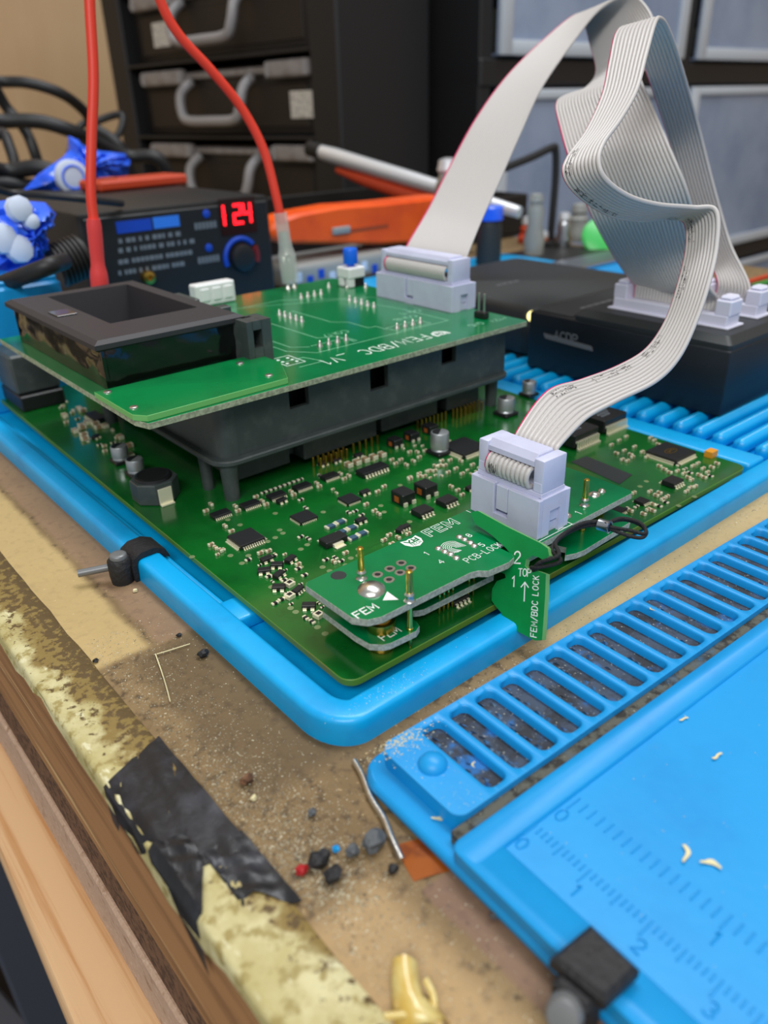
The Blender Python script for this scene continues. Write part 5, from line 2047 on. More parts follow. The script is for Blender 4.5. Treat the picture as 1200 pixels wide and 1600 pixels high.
def front(mb, px0, py0, px1, py1, th=0.25, mi=0):
    a, b = aty(px0, py0, PY), aty(px1, py1, PY)
    mb.b2(a.x, b.x, PY - th, PY - 0.01, min(a.z, b.z), max(a.z, b.z), mi=mi)


mb = MB()
front(mb, 180, 347, 238, 359)
obj('brand_bar', mb, 'print_blue', psu)
mb = MB()
front(mb, 238, 340, 281, 353)
obj('brand_bar', mb, 'print_lightblue', psu)
r = random.Random(11)
for (y0, x1, lab) in ((371, 275, 1), (386, 300, 1), (404, 302, 1), (421, 294, 1)):
    mb = MB()
    a = aty(185, y0 + 6, PY)
    x = a.x
    e = aty(x1, y0, PY).x
    while x < e:
        w = r.uniform(1.2, 2.6)
        mb.b2(x, x + w, PY - 0.2, PY - 0.01, a.z - 1.05, a.z + 1.05)
        x += w + r.choice([0.5, 0.5, 1.8])
    obj('print_row', mb, 'print_grey', psu, kind='stuff', label='row of tiny grey print')
for (x, y) in ((321, 352), (326, 405)):
    mb = MB()
    a = aty(x, y, PY)
    for k in range(6):
        mb.b2(a.x - 6 + k * 2.1, a.x - 4.5 + k * 2.1, PY - 0.2, PY - 0.01, a.z - 1.6, a.z + 1.6)
    obj('print_row', mb, 'print_grey', psu, kind='stuff', label='row of tiny grey print')
for (x, y) in ((322, 334), (326, 387)):
    a = aty(x, y, PY)
    mb = MB()
    mb.lathe([(2.0, 0), (1.9, 0.6), (1.0, 1.0), (0.3, 1.1)], (a.x, PY, a.z), 16, axis=(0, -1, 0))
    obj('indicator', mb, 'print_blue', psu, smooth=50, label='small blue indicator')
mb = MB()
front(mb, 340, 312, 402, 362, 0.4)
dp = obj('display_window', mb, 'led_panel', psu)
a, b = aty(350, 354, PY), aty(391, 316, PY)
SEG = {'1': 'fe', '2': 'abged', '4': 'fgbc'}
GEO = {'a': (0.1, 0.9, 0.92, 1.0), 'g': (0.1, 0.9, 0.46, 0.54), 'd': (0.1, 0.9, 0, 0.08), 'f': (0, 0.16, 0.5, 0.98), 'b': (0.84, 1, 0.5, 0.98), 'e': (0, 0.16, 0.02, 0.5), 'c': (0.84, 1, 0.02, 0.5)}
dw = (b.x - a.x) / 3.5
for k, ch in enumerate('124'):
    mb = MB()
    x0 = a.x + k * dw * 1.2
    hh = abs(b.z - a.z) * 0.92
    z0 = min(a.z, b.z) + 0.6
    for s_ in SEG[ch]:
        g = GEO[s_]
        mb.b2(x0 + g[0] * dw - 0.25, x0 + g[1] * dw + 0.25, PY - 0.75, PY - 0.42, z0 + g[2] * hh - 0.35, z0 + g[3] * hh + 0.35)
    if ch == '2':
        mb.b2(x0 + dw * 1.02, x0 + dw * 1.16, PY - 0.75, PY - 0.42, z0 - 0.4, z0 + 1.0)
    obj('display_digit', mb, 'led_red', psu, label='glowing red digit')
a = aty(377, 402, PY)
mb = MB()
mb.lathe([(7.0, 0), (7.0, 1.0), (6.4, 3.2), (5.6, 3.6), (2, 3.7)], (a.x, PY - 0.3, a.z), 28, axis=(0, -1, 0))
kn = obj('knob', mb, 'psu_black', psu, smooth=40)
mb = MB()
arcp = [(a.x + 9.4 * math.cos(t), PY - 0.15, a.z + 9.4 * math.sin(t)) for t in [math.radians(40 + 10 * k) for k in range(17)]]
mb.tube(arcp, 1.4, 8)
obj('dial_arc', mb, 'print_blue', psu, smooth=60, label='blue printed dial arc')
mb = MB()
arcp = [(a.x + 9.4 * math.cos(t), PY - 0.15, a.z + 9.4 * math.sin(t)) for t in [math.radians(-20 + 8 * k) for k in range(7)]]
mb.tube(arcp, 1.8, 8)
obj('dial_arc', mb, 'knob_red', psu, smooth=60, label='red printed dial arc')
mb = MB()
a = aty(230, 433, PY)
mb.lathe([(3.2, 0), (3.0, 3), (1.4, 3.4), (1.2, 1.5)], (a.x, PY, a.z), 18, axis=(0, -1, 0))
obj('socket_terminal', mb, 'brass', psu, smooth=40)
# orange strip lying on top
mb = MB()
c = aty(222, 287, 470)
mb.box((c.x, 480, PZ + 3.2), (60, 24, 6), 8, 1.5)
t = thing('orange_strip', (c.x, 480, PZ), 'flat dull orange plastic strip lying on the power supply', 'plastic strip')
obj('strip', mb, 'red_orange', t)
mb = MB()
mb.box((c.x - 18, 476, PZ + 6.6), (10, 6, 1.2), 8, 0.4)
obj('notch', mb, 'orange_dark', t)

# ================================================================== orange knife and other tools behind the board
YK = 430
top = [(428, 372), (424, 362), (432, 345), (470, 333), (530, 322), (600, 317), (700, 306), (720, 312)]
botm = [(722, 352), (690, 372), (650, 380), (600, 382), (500, 381), (445, 381)]
poly = [aty(x, y, YK) for x, y in top + botm]
base_z = min(p.z for p in poly)
kn = thing('utility_knife', (poly[0].x + 60, YK, 0), 'bright orange utility knife handle with slider lying behind the adapter board', 'knife')
T = Matrix(((1, 0, 0, 0), (0, 0, 1, YK), (0, 1, 0, 0), (0, 0, 0, 1)))
mb = MB()
mb.prism([(p.x, p.z) for p in poly], 0, 24, 2.0, 0, T)
obj('handle', mb, 'orange', kn, smooth=40)
mb = MB()
a, b = aty(540, 360, YK), aty(606, 351, YK)
mb.b2(a.x, b.x, YK - 0.3, YK + 0.4, b.z - 1.8, b.z + 0.6)
obj('slider_slot', mb, 'orange_dark', kn)
mb = MB()
a, b = aty(518, 367, YK), aty(545, 352, YK)
mb.b2(a.x, b.x, YK - 2.5, YK + 0.4, a.z, b.z, bev=0.8)
obj('slider', mb, 'grey_plastic', kn)
pch = thing('patterned_pouch', (300, 440, 0), 'blue and white patterned pouch under the orange knife', 'pouch')
x0 = poly[0].x + 4
mb = MB()
mb.b2(x0, x0 + 90, YK - 6, YK + 40, 0.1, base_z - 0.4, bev=4, seg=3)
obj('body', mb, 'grey_plastic', pch, smooth=50)
for k in range(9):
    mb = MB()
    mb.box((x0 + 8 + k * 9, YK - 6.1, base_z - 8 - 3 * (k % 2)), (5, 0.5, 6), 0, 0.2)
    obj('pattern_patch', mb, 'print_blue' if k % 3 else 'bag_print', pch)

# chrome tool with a red-orange grip leaning across the clutter
a, b = aty(497, 236, 600), aty(812, 332, 400)
t = thing('chrome_tool', (a.x, a.y, 0), 'long chrome tool with red orange grip leaning behind the knife', 'tool')
mb = MB()
m1 = a.lerp(b, 0.5)
mb.tube([a, a.lerp(b, 0.1), m1, a.lerp(b, 0.7), a.lerp(b, 0.95), b], 6, 14, rs=[5.5, 6.5, 6.2, 5.4, 4.6, 4.2])
obj('shaft', mb, 'chrome', t, smooth=50)
mb = MB()
off = Vector((0, 4, -11))
g0, g1 = a.lerp(b, 0.12), a.lerp(b, 0.66)
mb.tube([g0 + off * 0.9, g0.lerp(g1, 0.3) + off, g0.lerp(g1, 0.7) + off * 1.05, g1 + off * 0.9], 5, 12, rs=[2.5, 5.2, 6.0, 4.5])
obj('grip', mb, 'red_orange', t, smooth=50)
mb = MB()
mb.tube([a.lerp(b, 0.02), a.lerp(b, -0.05)], 6.6, 14)
obj('end_cap', mb, 'case_black', t, smooth=50)
# low black organiser carrying the clutter
cr_ = thing('parts_tray', (430, 560, 0), 'low black parts tray under the chrome tool', 'tray')
mb = MB()
mb.b2(250, 560, 470, 640, 0.1, 3, bev=1)
obj('base', mb, 'case_black', cr_)
for (x0, x1, y0, y1) in ((250, 560, 470, 474), (250, 560, 636, 640), (250, 254, 474, 636), (556, 560, 474, 636)):
    mb = MB()
    mb.b2(x0, x1, y0, y1, 2.9, 34, bev=1)
    obj('side', mb, 'case_black', cr_)

# ================================================================== black case rack and its cases (front faces -x)
c0, c1 = Vector((492, 642, 0)), Vector((455, 1050, 0))
dd = (c1 - c0).normalized()
RM = Matrix(((dd.x, dd.y, 0, c0.x), (dd.y, -dd.x, 0, c0.y), (0, 0, 1, 0), (0, 0, 0, 1)))     # local x: along the front, y: into the rack
rack = thing('case_rack', tuple(RM @ Vector((205, 60, 0))), 'tall black rack holding the latched cases by the wall', 'rack')
HT = 420


def rb(mb, s0, s1, d0, d1, z0, z1, bev=0.0, seg=1):
    mb.b2(s0, s1, d0, d1, z0, z1, bev, 0, RM, seg)


for (s0, s1, nm) in ((0, 40, 'post'), (372, 412, 'post')):
    mb = MB()
    rb(mb, s0, s1, 0, 124, 0.2, HT, 2)
    obj('post', mb, 'frame_black', rack)
mb = MB()
rb(mb, 38, 374, 120, 124, 0.2, HT)
obj('back_panel', mb, 'frame_black', rack)
for k in range(1, 6):
    mb = MB()
    rb(mb, 39.5, 372.5, 0, 120, 4.5 + 75 * k - 3, 4.5 + 75 * k, 0.5)
    obj('shelf', mb, 'frame_black', rack)
NAMES = ('lowest black case with grey latches in the rack', 'black case with square label, second from the bottom of the rack',
         'black case with upright handle, third from the bottom of the rack', 'fourth black case from the bottom of the rack')
for k in range(3):
    zb = 4.6 + 75 * k
    zt = zb + 66
    cs = thing('tool_case', tuple(RM @ Vector((205, 50, zb))), NAMES[k], 'case', 'latched cases in the rack')
    mb = MB()
    rb(mb, 44, 368, 14, 118, zb, zt, 3, 2)
    obj('shell', mb, 'case_black', cs, smooth=40)
    mb = MB()
    rb(mb, 60, 352, 12.5, 14.5, zb + 8, zt - 18, 2)
    obj('front_panel', mb, 'case_inner', cs)
    mb = MB()
    rb(mb, 48, 364, 9, 14.5, zt - 10, zt - 3, 1.5)
    obj('seam_rail', mb, 'latch_grey', cs)
    for (s0, s1) in ((46, 112), (262, 350)):
        mb = MB()
        rb(mb, s0, s1, 2, 12, zt - 14.5, zt + 1.0, 3.5, 3)
        lt = obj('latch', mb, 'latch_grey', cs, smooth=50)
        mb = MB()
        rb(mb, s0 + (s1 - s0) * 0.03, s0 + (s1 - s0) * 0.1, 1.2, 3, zt - 13.5, zt, 0.8)
        rb(mb, s1 - (s1 - s0) * 0.1, s1 - (s1 - s0) * 0.03, 1.2, 3, zt - 13.5, zt, 0.8)
        obj('latch_edge', mb, 'handle_grey', lt, kind='stuff')
    pts = [(252, 8, zt - 12), (254, -6, zt - 24), (250, -10, zt - 42), (238, -11, zt - 50), (195, -11, zt - 51), (152, -11, zt - 50), (142, -10, zt - 40), (140, -5, zt - 22), (142, 8, zt - 12)]
    mb = MB()
    mb.tube([RM @ Vector(p) for p in catmull(pts, 5)], 5.2, 12)
    obj('handle', mb, 'handle_grey', cs, smooth=60)
    if k in (1, 2):
        mb = MB()
        s0 = 52 if k == 1 else 290
        rb(mb, s0, s0 + 34, 11.7, 12.4, zb + 16, zb + 40)
        obj('paper_label', mb, 'label_paper', cs)

# ================================================================== clear drawer cabinet
YD = 610
drw = thing('drawer_cabinet', (970, 760, -800), 'black framed cabinet of large translucent plastic drawers', 'cabinet')
zr = [(-98, 116), (146, 290), (-340, -126)]
xr = [(666, 1006), (1034, 1480)]
for (x0, x1) in ((646, 664), (1008, 1032), (1482, 1496)):
    mb = MB()
    mb.b2(x0, x1, YD + 4, YD + 280, -799, 320, bev=1)
    obj('upright', mb, 'frame_black', drw)
for (z0, z1) in ((118, 144), (292, 322), (-124, -100), (-366, -342)):
    mb = MB()
    mb.b2(646, 1497, YD + 2, YD + 280, z0, z1, bev=2)
    obj('cross_shelf', mb, 'frame_black', drw)
mb = MB()
mb.b2(660, 1497, YD + 281, YD + 285, -799, 320)
obj('back_panel', mb, 'frame_black', drw)
r = random.Random(5)
for j, (z0, z1) in enumerate(zr):
    for i, (x0, x1) in enumerate(xr):
        mb = MB()
        mb.b2(x0 + 2, x1 - 2, YD, YD + 3, z0, z1, bev=1)
        fr_ = obj('drawer', mb, 'drawer_clear', drw, label='translucent drawer front')
        for (a, b, c, d) in ((x0 + 2, x0 + 20, z0, z1), (x1 - 20, x1 - 2, z0, z1), (x0 + 20, x1 - 20, z0, z0 + 14), (x0 + 20, x1 - 20, z1 - 10, z1)):
            mb = MB()
            mb.b2(a, b, YD - 4, YD + 1, c, d, bev=2, seg=2)
            obj('drawer_rim', mb, 'drawer_rim', fr_, smooth=40)
        mb = MB()
        mb.b2(x0 + 4, x1 - 4, YD + 3.2, YD + 250, z0, z0 + 2)
        obj('drawer_floor', mb, 'drawer_clear', fr_)
        for k in range(5):
            mb = MB()
            xx = x0 + 30 + (x1 - x0 - 80) * r.random()
            mb.box((xx, YD + 40 + 30 * r.random(), z0 + 2 + 22), (r.uniform(20, 70), 40, r.uniform(28, 44)), r.uniform(-30, 30), 3)
            obj('drawer_contents', mb, 'drawer_stuff', fr_)

# ================================================================== crumpled blue packets, cables and clutter on the left
def crumple(poly_px, Y, seed, bulge=9, tilt=0.0, n=16):
    """a puffy packet whose outline is the polygon at distance Y"""
    P = [aty(x, y, Y) for x, y in poly_px]
    c = sum(P, Vector()) / len(P)
    r = random.Random(seed)
    rings = 6
    mb = MB()
    m = len(P)
    dense = []
    for i in range(m):
        for k in range(4):
            dense.append(P[i].lerp(P[(i + 1) % m], k / 4))
    m = len(dense)
    for side in (-1, 1):
        vs, fs = [], []
        for q in range(rings + 1):
            f = 1 - q / rings
            for i, p in enumerate(dense):
                w = c.lerp(p, f)
                d = bulge * math.sqrt(max(0, 1 - f * f)) + (2.6 * math.sin(i * 1.3 + q * 1.7 + seed) + r.uniform(-1.2, 1.2)) * min(1, q)
                vs.append((w.x, w.y + side * d + tilt * (w.z - c.z), w.z))
        for q in range(rings):
            for i in range(m):
                fs.append((q * m + i, q * m + (i + 1) % m, (q + 1) * m + (i + 1) % m, (q + 1) * m + i))
        mb.add(vs, fs)
    return mb, c


mb, c = crumple([(36, 298), (60, 272), (98, 246), (110, 232), (106, 212), (122, 218), (134, 232), (160, 236), (196, 240), (204, 252), (200, 272), (182, 288), (168, 304), (140, 310), (90, 306)], 520, 2, 11)
bag = thing('plastic_packet', (c.x, c.y, 0), 'crumpled blue packet with round white emblem behind the power supply', 'packet')
obj('wrapper', mb, 'bag_blue', bag, smooth=40)
e = aty(114, 277, 505)
mb = MB()
mb.lathe([(9.8, -4), (9.6, 0.6), (9.0, 1.0), (2.0, 1.2)], (e.x, e.y, e.z), 24, axis=(0, -1, 0))
obj('emblem', mb, 'bag_print', bag, smooth=40, label='round white emblem')
mb = MB()
mb.tube([(e.x + 6.4 * math.cos(k * 0.33), e.y - 1.1, e.z + 6.4 * math.sin(k * 0.33)) for k in range(20)], 0.7, 6)
obj('emblem_ring', mb, 'bag_blue', bag, smooth=60)
mb, c = crumple([(-40, 318), (20, 312), (70, 316), (88, 334), (74, 356), (72, 392), (62, 414), (30, 432), (-40, 430)], 350, 6, 11)
bag = thing('plastic_packet', (c.x, c.y, 0), 'crumpled blue and white packet at the left edge beside the power supply', 'packet')
obj('wrapper', mb, 'bag_blue', bag, smooth=40)
for (x0, y0, w) in ((34, 325, 11), (52, 345, 7), (8, 372, 13), (34, 388, 12)):
    e = aty(x0, y0, 336)
    mb = MB()
    mb.lathe([(w * 0.46, -4), (w * 0.44, -0.6), (w * 0.3, 0.2), (w * 0.05, 0.5)], (e.x, e.y, e.z), 9, axis=(0.2, -1, 0.2))
    obj('white_patch', mb, 'bag_print', bag, smooth=40)
bx = thing('blue_box', (80, 345, 0), 'pale blue plastic box at the left edge behind the display frame', 'box')
a, b = aty(-60, 470, 322), aty(86, 432, 322)
mb = MB()
mb.b2(a.x, b.x, 316, 336, 0.1, b.z, bev=1.5)
obj('body', mb, 'mat_blue', bx)
mb = MB()
mb.b2(a.x + 1, b.x - 1, 317, 335, b.z - 0.1, b.z + 1.6, bev=0.5)
obj('lid', mb, 'mat_blue', bx)
hz = thing('hose_coupling', (b.x + 12, 345, 0), 'black ribbed hose coupling left of the red sleeve', 'coupling')
a, b = aty(84, 418, 345), aty(132, 398, 345)
mb = MB()
mb.tube([a, b], 8, 16)
obj('barrel', mb, 'case_black', hz, smooth=40)
for k in range(7):
    q = a.lerp(b, 0.1 + k * 0.13)
    mb = MB()
    mb.lathe([(8.2, -0.8), (9.2, -0.5), (9.2, 0.5), (8.2, 0.8)], q, 20, axis=(b - a))
    obj('rib', mb, 'case_black', hz, smooth=40)
CB = [([(-60, 128), (0, 128), (45, 130), (95, 146), (130, 172), (150, 200), (190, 232)], 700, 4.2, 'thin black cable arching highest before the plywood wall'),
      ([(-60, 200), (0, 190), (60, 190), (110, 204), (150, 222), (200, 244), (250, 250)], 640, 5.0, 'thick black cable sweeping right towards the case rack'),
      ([(-30, 120), (10, 168), (40, 205), (58, 250), (70, 300)], 660, 4.0, 'black cable dropping steeply from the upper left'),
      ([(-40, 250), (0, 208), (15, 230), (25, 270), (20, 310)], 600, 3.6, 'black cable hanging at the far left edge'),
      ([(-50, 262), (10, 268), (60, 262), (90, 276), (60, 292), (-50, 290)], 560, 5.0, 'black cable coil lying behind the blue packet'),
      ([(-60, 470), (0, 445), (40, 430), (80, 415), (100, 408)], 312, 3.2, 'black cable running to the ribbed coupling'),
      ([(120, 205), (150, 190), (190, 180), (180, 215), (130, 225)], 720, 3.0, 'small black cable loop beside the rack'),
      ([(-50, 302), (20, 302), (80, 306), (140, 312), (190, 318)], 370, 1.6, 'thin dark cable crossing below the round emblem')]
for (pts, Y, rad, lab) in CB:
    mb = MB()
    P_ = [aty(x, y, Y + 10 * math.sin(i * 1.7)) for i, (x, y) in enumerate(pts)]
    e0, e1 = P_[0], P_[-1]
    P_ = [Vector((e0.x - 45, e0.y + 25, rad + 0.2)), e0.lerp(Vector((e0.x - 40, e0.y + 20, rad)), 0.5)] + P_
    if Y > 400:
        P_ += [e1.lerp(Vector((e1.x + 22, e1.y + 14, rad)), 0.5), Vector((e1.x + 26, e1.y + 18, rad + 0.2))]
    mb.tube(catmull(P_, 8), rad, 10)
    obj('cable', mb, 'cable_black', None, smooth=60, label=lab, cat='cable', group='black cables on the left')

# ================================================================== clutter between the drawers and the programmer
w = thing('wire_stand', (aty(868, 330, 420).x, 420, 0), 'bent black wire stand in front of the drawers', 'stand')
mb = MB()
mb.tube(catmull([aty(790, 262, 420), aty(830, 246, 420), aty(862, 231, 420), aty(868, 236, 420), aty(868, 280, 420), aty(862, 350, 420), aty(858, 400, 420)], 8), 3.0, 10)
obj('wire', mb, 'cable_black', w, smooth=60)
mb = MB()
f = aty(858, 405, 420)
mb.lathe([(14, 0.1), (14, 3), (4, 4), (3, max(4.2, f.z))], (f.x, f.y, 0), 20)
obj('foot', mb, 'case_black', w, smooth=40)
g = aty(942, 372, 380)
gp = thing('green_lid', (g.x, g.y, 0), 'green translucent plastic lid leaning behind the wide ribbon', 'lid')
mb = MB()
mb.lathe([(15, -3), (16, -2), (16, 2), (14, 3), (4, 3.4)], g, 28, axis=(-0.5, -0.7, 0.6))
obj('disc', mb, 'green_plastic', gp, smooth=40)
mb = MB()
mb.lathe([(16.6, -1), (17.0, 0), (16.6, 1), (15, 1)], g, 28, axis=(-0.5, -0.7, 0.6))
obj('rim', mb, 'green_plastic', gp, smooth=40)
r = random.Random(8)
LBL = ('clear glass bottle cap', 'grey metal nozzle', 'pale plastic bottle', 'small steel fitting', 'clear plastic vial', 'dark copper coil', 'grey plastic knob', 'steel hex bit')
WHERE = ('left of the bent wire', 'right of the bent wire', 'beside the green lid', 'behind the wire stand', 'under the bent wire', 'left of the wire stand foot', 'next to the drawers', 'in front of the clear drawers')
for k, (x, y, s_, m_) in enumerate(((838, 318, 9, 'glass_bits'), (882, 345, 8, 'steel'), (905, 335, 11, 'grey_plastic'), (850, 372, 7, 'copper'), (880, 385, 8, 'glass_bits'), (825, 352, 9, 'red_orange'), (900, 370, 9, 'grey_plastic'), (700, 272, 14, 'steel'))):
    q = aty(x, y, 400 + 8 * k)
    t = thing('workshop_bit', (q.x, q.y, 0), LBL[k] + ' ' + WHERE[k], 'fitting', 'small fittings before the drawers')
    mb = MB()
    zt = q.z
    mb.lathe([(s_ * 0.8, 0.1), (s_ * 0.9, zt * 0.3), (s_ * 0.62, zt * 0.6), (s_ * 0.7, zt * 0.85), (s_ * 0.5, zt)], (q.x, q.y, 0), 14)
    obj('body', mb, m_, t, smooth=40)
    mb = MB()
    mb.lathe([(s_ * 0.45, zt), (s_ * 0.6, zt + s_ * 0.2), (s_ * 0.5, zt + s_ * 0.7), (s_ * 0.2, zt + s_ * 0.8)], (q.x, q.y, 0), 14)
    obj('cap', mb, 'chrome' if k % 2 else m_, t, smooth=40)
bb = thing('blue_tray', (aty(960, 430, 330).x, 330, 0), 'light blue tray edge with a metal rule on it behind the programmer', 'tray')
a, b = aty(862, 420, 318), aty(1010, 440, 318)
mb = MB()
mb.b2(a.x, b.x + 30, 300, 340, 0.1, a.z - 6, bev=1.5)
obj('body', mb, 'mat_blue', bb)
mb = MB()
mb.b2(a.x - 4, b.x + 34, 318, 344, a.z - 5.9, a.z - 3.0, bev=0.8)
obj('rule', mb, 'steel', bb, label='flat steel rule')
q = aty(765, 345, 395)
t = thing('squeeze_bottle', (q.x, q.y, 0), 'small bottle with blue cap right of the wide ribbon', 'bottle')
mb = MB()
mb.lathe([(9, 0.1), (9, q.z - 4), (8, q.z), (3, q.z + 1)], (q.x, q.y, 0), 18)
obj('body', mb, 'box_top', t, smooth=40)
mb = MB()
mb.lathe([(9.5, q.z + 0.9), (9.5, q.z + 9), (8.5, q.z + 10), (3, q.z + 10.2)], (q.x, q.y, 0), 18)
obj('cap', mb, 'bag_blue', t, smooth=40)
for k, (y0, m_, lab) in enumerate(((440, 'red_orange', 'orange wire crossing at the right edge behind the sockets'), (449, 'green_plastic', 'green wire crossing at the right edge behind the sockets'), (461, 'copper', 'copper coloured wire crossing at the right edge behind the sockets'))):
    mb = MB()
    mb.tube(catmull([aty(1120, y0 + 14, 215 + 4 * k), aty(1160, y0 + 4, 217 + 4 * k), aty(1200, y0 - 8, 219 + 4 * k), aty(1260, y0 - 22, 220 + 4 * k)], 6), 1.7, 8)
    obj('hookup_wire', mb, m_, None, smooth=60, label=lab, cat='wire')

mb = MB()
mb.prism([(345, 352), (540, 348), (538, 418), (372, 420)], 0.01, 0.09)  # added sheet, darkens the bare bench in place of dark clutter
obj('dark_filler_sheet', mb, 'case_black', None, label='thin black sheet spread on the bench under the small fittings', cat='sheet')

# ================================================================== rubber clips on the mats
c1_ = thing('rubber_clip', (60, 170, 0), 'black rubber clip with a metal pin on the lip of the tray', 'clip', 'rubber clips')
mb = MB()
YA, YB = 165.5, 173.5
prof = [(56.4, 0.3), (56.2, 4.5), (57.0, 6.4), (59.0, 7.6), (62.5, 7.7), (65.2, 6.4), (66.2, 4.0), (66.0, 3.7), (64.6, 4.6), (62.8, 6.25), (59.6, 6.25), (58.0, 5.9), (57.45, 4.0), (57.4, 0.3)]
T = Matrix(((1, 0, 0, 0), (0, 0, 1, YA), (0, 1, 0, 0), (0, 0, 0, 1)))
mb.prism(prof, 0, YB - YA, 0, 0, T)
obj('saddle', mb, 'crumb_black', c1_, smooth=45)
mb = MB()
mb.lathe([(2.7, 0.1), (2.9, 2), (2.9, 6.2), (2.4, 6.8)], (54.4, 168.6, 0), 20)
obj('post', mb, 'crumb_black', c1_, smooth=45)
mb = MB()
mb.lathe([(2.1, 6.7), (2.1, 7.6), (1.8, 7.9), (1.2, 7.95)], (54.4, 168.6, 0), 20)
obj('pin_head', mb, 'badge_grey', c1_, smooth=45)
mb = MB()
mb.tube([(53.2, 170.2, 4.0), (45.6, 173.6, 3.6)], 0.95, 12)
obj('pin', mb, 'badge_grey', c1_, smooth=45)
c2_ = thing('rubber_clip', (56, 29, 0), 'worn black rubber clip with a grey knob on the edge of the soldering mat', 'clip', 'rubber clips')
mb = MB()
q = [at(x, y, 6.0) for x, y in ((930, 1458), (1012, 1490), (984, 1582), (905, 1532))]
cc = at(962, 1508, 0)
mb.prism([(53.0, 34.2), (60.6, 33.6), (60.2, 26.0), (53.6, 26.4)], 5.7, 8.6, 0.7)
obj('saddle', mb, 'crumb_black', c2_)
mb = MB()
mb.prism([(51.6, 32.5), (54.6, 33.2), (54.4, 27.2), (51.8, 27.6)], 0.4, 7.0, 0.6)
obj('post', mb, 'crumb_black', c2_)
mb = MB()
mb.lathe([(2.3, 0), (2.3, 2.4), (1.9, 2.9), (1.0, 3.0)], (51.5, 30.0, 4.6), 20, axis=(-0.75, -0.3, 0.6))
obj('knob', mb, 'badge_grey', c2_, smooth=45)

# ================================================================== offcuts and dirt on the bench
mb = MB()
mb.tube(catmull([(59.6, 82.5, 0.7), (58.6, 79.0, 0.7), (56.6, 74.2, 0.7), (55.4, 69.4, 0.7), (53.8, 65.6, 0.8), (52.4, 61.6, 0.7)], 8), 0.55, 10)
obj('wire_offcut', mb, 'tin', None, smooth=60, label='bent silver wire offcut lying beside the soldering mat', cat='wire offcut')
mb = MB()
rows = [[(53.6 + 6.6 * i / 6 + 0.4 * j / 4 * 0, 0, 0) for i in range(7)] for j in range(5)]
A_, B_, C_, D_ = Vector((53.4, 64.6, 0.15)), Vector((51.6, 58.0, 0.15)), Vector((59.2, 54.8, 0.15)), Vector((60.2, 62.2, 0.15))
rows = []
for j in range(6):
    row = []
    for i in range(7):
        p = A_.lerp(D_, i / 6).lerp(B_.lerp(C_, i / 6), j / 5)
        p.x = min(p.x, 57.2) if False else p.x
        row.append((p.x, p.y, 0.18 + 0.12 * math.sin(i * 1.4 + j)))
    rows.append(row)
sheet(mb, rows, 0, 0.08)
tag(obj('amber_tape', mb, 'amber_film', None, smooth=40), 'square scrap of amber polyimide film tucked under the soldering mat', 'tape')


def rock(c, s, seed, m, name, label, group=None, cat='crumb', flat=0.7):
    r = random.Random(seed)
    bm = bmesh.new()
    bmesh.ops.create_icosphere(bm, subdivisions=2, radius=1)
    mb = MB()
    idx = {}
    for v in bm.verts:
        k = 1 + r.uniform(-0.3, 0.25)
        mb.v.append(Vector((c[0] + v.co.x * s * k, c[1] + v.co.y * s * k * 0.85, c[2] + s * flat * 0.9 + v.co.z * s * flat * k)))
    for f in bm.faces:
        mb.f.append([v.index for v in f.verts])
        mb.m.append(0)
    bm.free()
    zmin = min(v.z for v in mb.v)
    mb.v = [v + Vector((0, 0, c[2] + 0.05 - zmin)) for v in mb.v]
    return obj(name, mb, m, None, label=label, cat=cat, group=group)


ROCKS = [(318, 1027, 1.15, 'crumb_black', 'small black cube-like crumb on the bench near the tray corner'), (583, 1325, 2.0, 'crumb_grey', 'largest dark grey rubber crumb beside the amber film'),
         (550, 1338, 1.25, 'crumb_grey', 'smaller grey crumb left of the largest rubber crumb'), (500, 1352, 1.7, 'crumb_black', 'black plastic scrap in the dirt heap'),
         (520, 1375, 1.6, 'crumb_black', 'black curled scrap at the lower end of the dirt heap'), (472, 1365, 1.0, 'crumb_red', 'small red plastic scrap in the dirt heap'),
         (614, 1363, 0.9, 'crumb_black', 'tiny black crumb below the wire offcut'), (773, 1433, 0.9, 'crumb_grey', 'tiny grey crumb by the mat side of the bench'), (386, 1225, 1.2, 'mdf_dark', 'flat brown flake on the bench near the black tape'),
         (488, 1274, 0.8, 'crumb_grey', 'tiny grey crumb above the dirt heap'), (525, 1330, 0.7, 'mat_blue', 'tiny blue rubber crumb above the dirt heap'), (397, 1250, 0.6, 'shaving', 'pale cream flake beside the brown flake'),
         (280, 995, 0.6, 'crumb_black', 'thin black sliver on the bench beside the tray'), (150, 1035, 0.6, 'crumb_black', 'tiny black crumb by the yellow tape'), (212, 925, 0.6, 'shaving', 'white speck near the tray clip')]
for k, (x, y, s_, m_, lab) in enumerate(ROCKS):
    p = at(x, y, 0)
    rock((p.x, p.y, 0), s_, k, m_, 'crumb', lab, 'crumbs on the bench', flat=0.75)
# straw
mb = MB()
mb.tube(catmull([at(297, 1006, 0.5), at(265, 1016, 0.6), at(245, 1022, 0.5)], 4), 0.13, 6)
mb.tube(catmull([at(243, 1022, 0.5), at(256, 1060, 0.5), at(266, 1096, 0.5)], 4), 0.13, 6)
obj('straw', mb, 'shaving', None, smooth=60, label='thin bent straw lying on the bench', cat='straw')
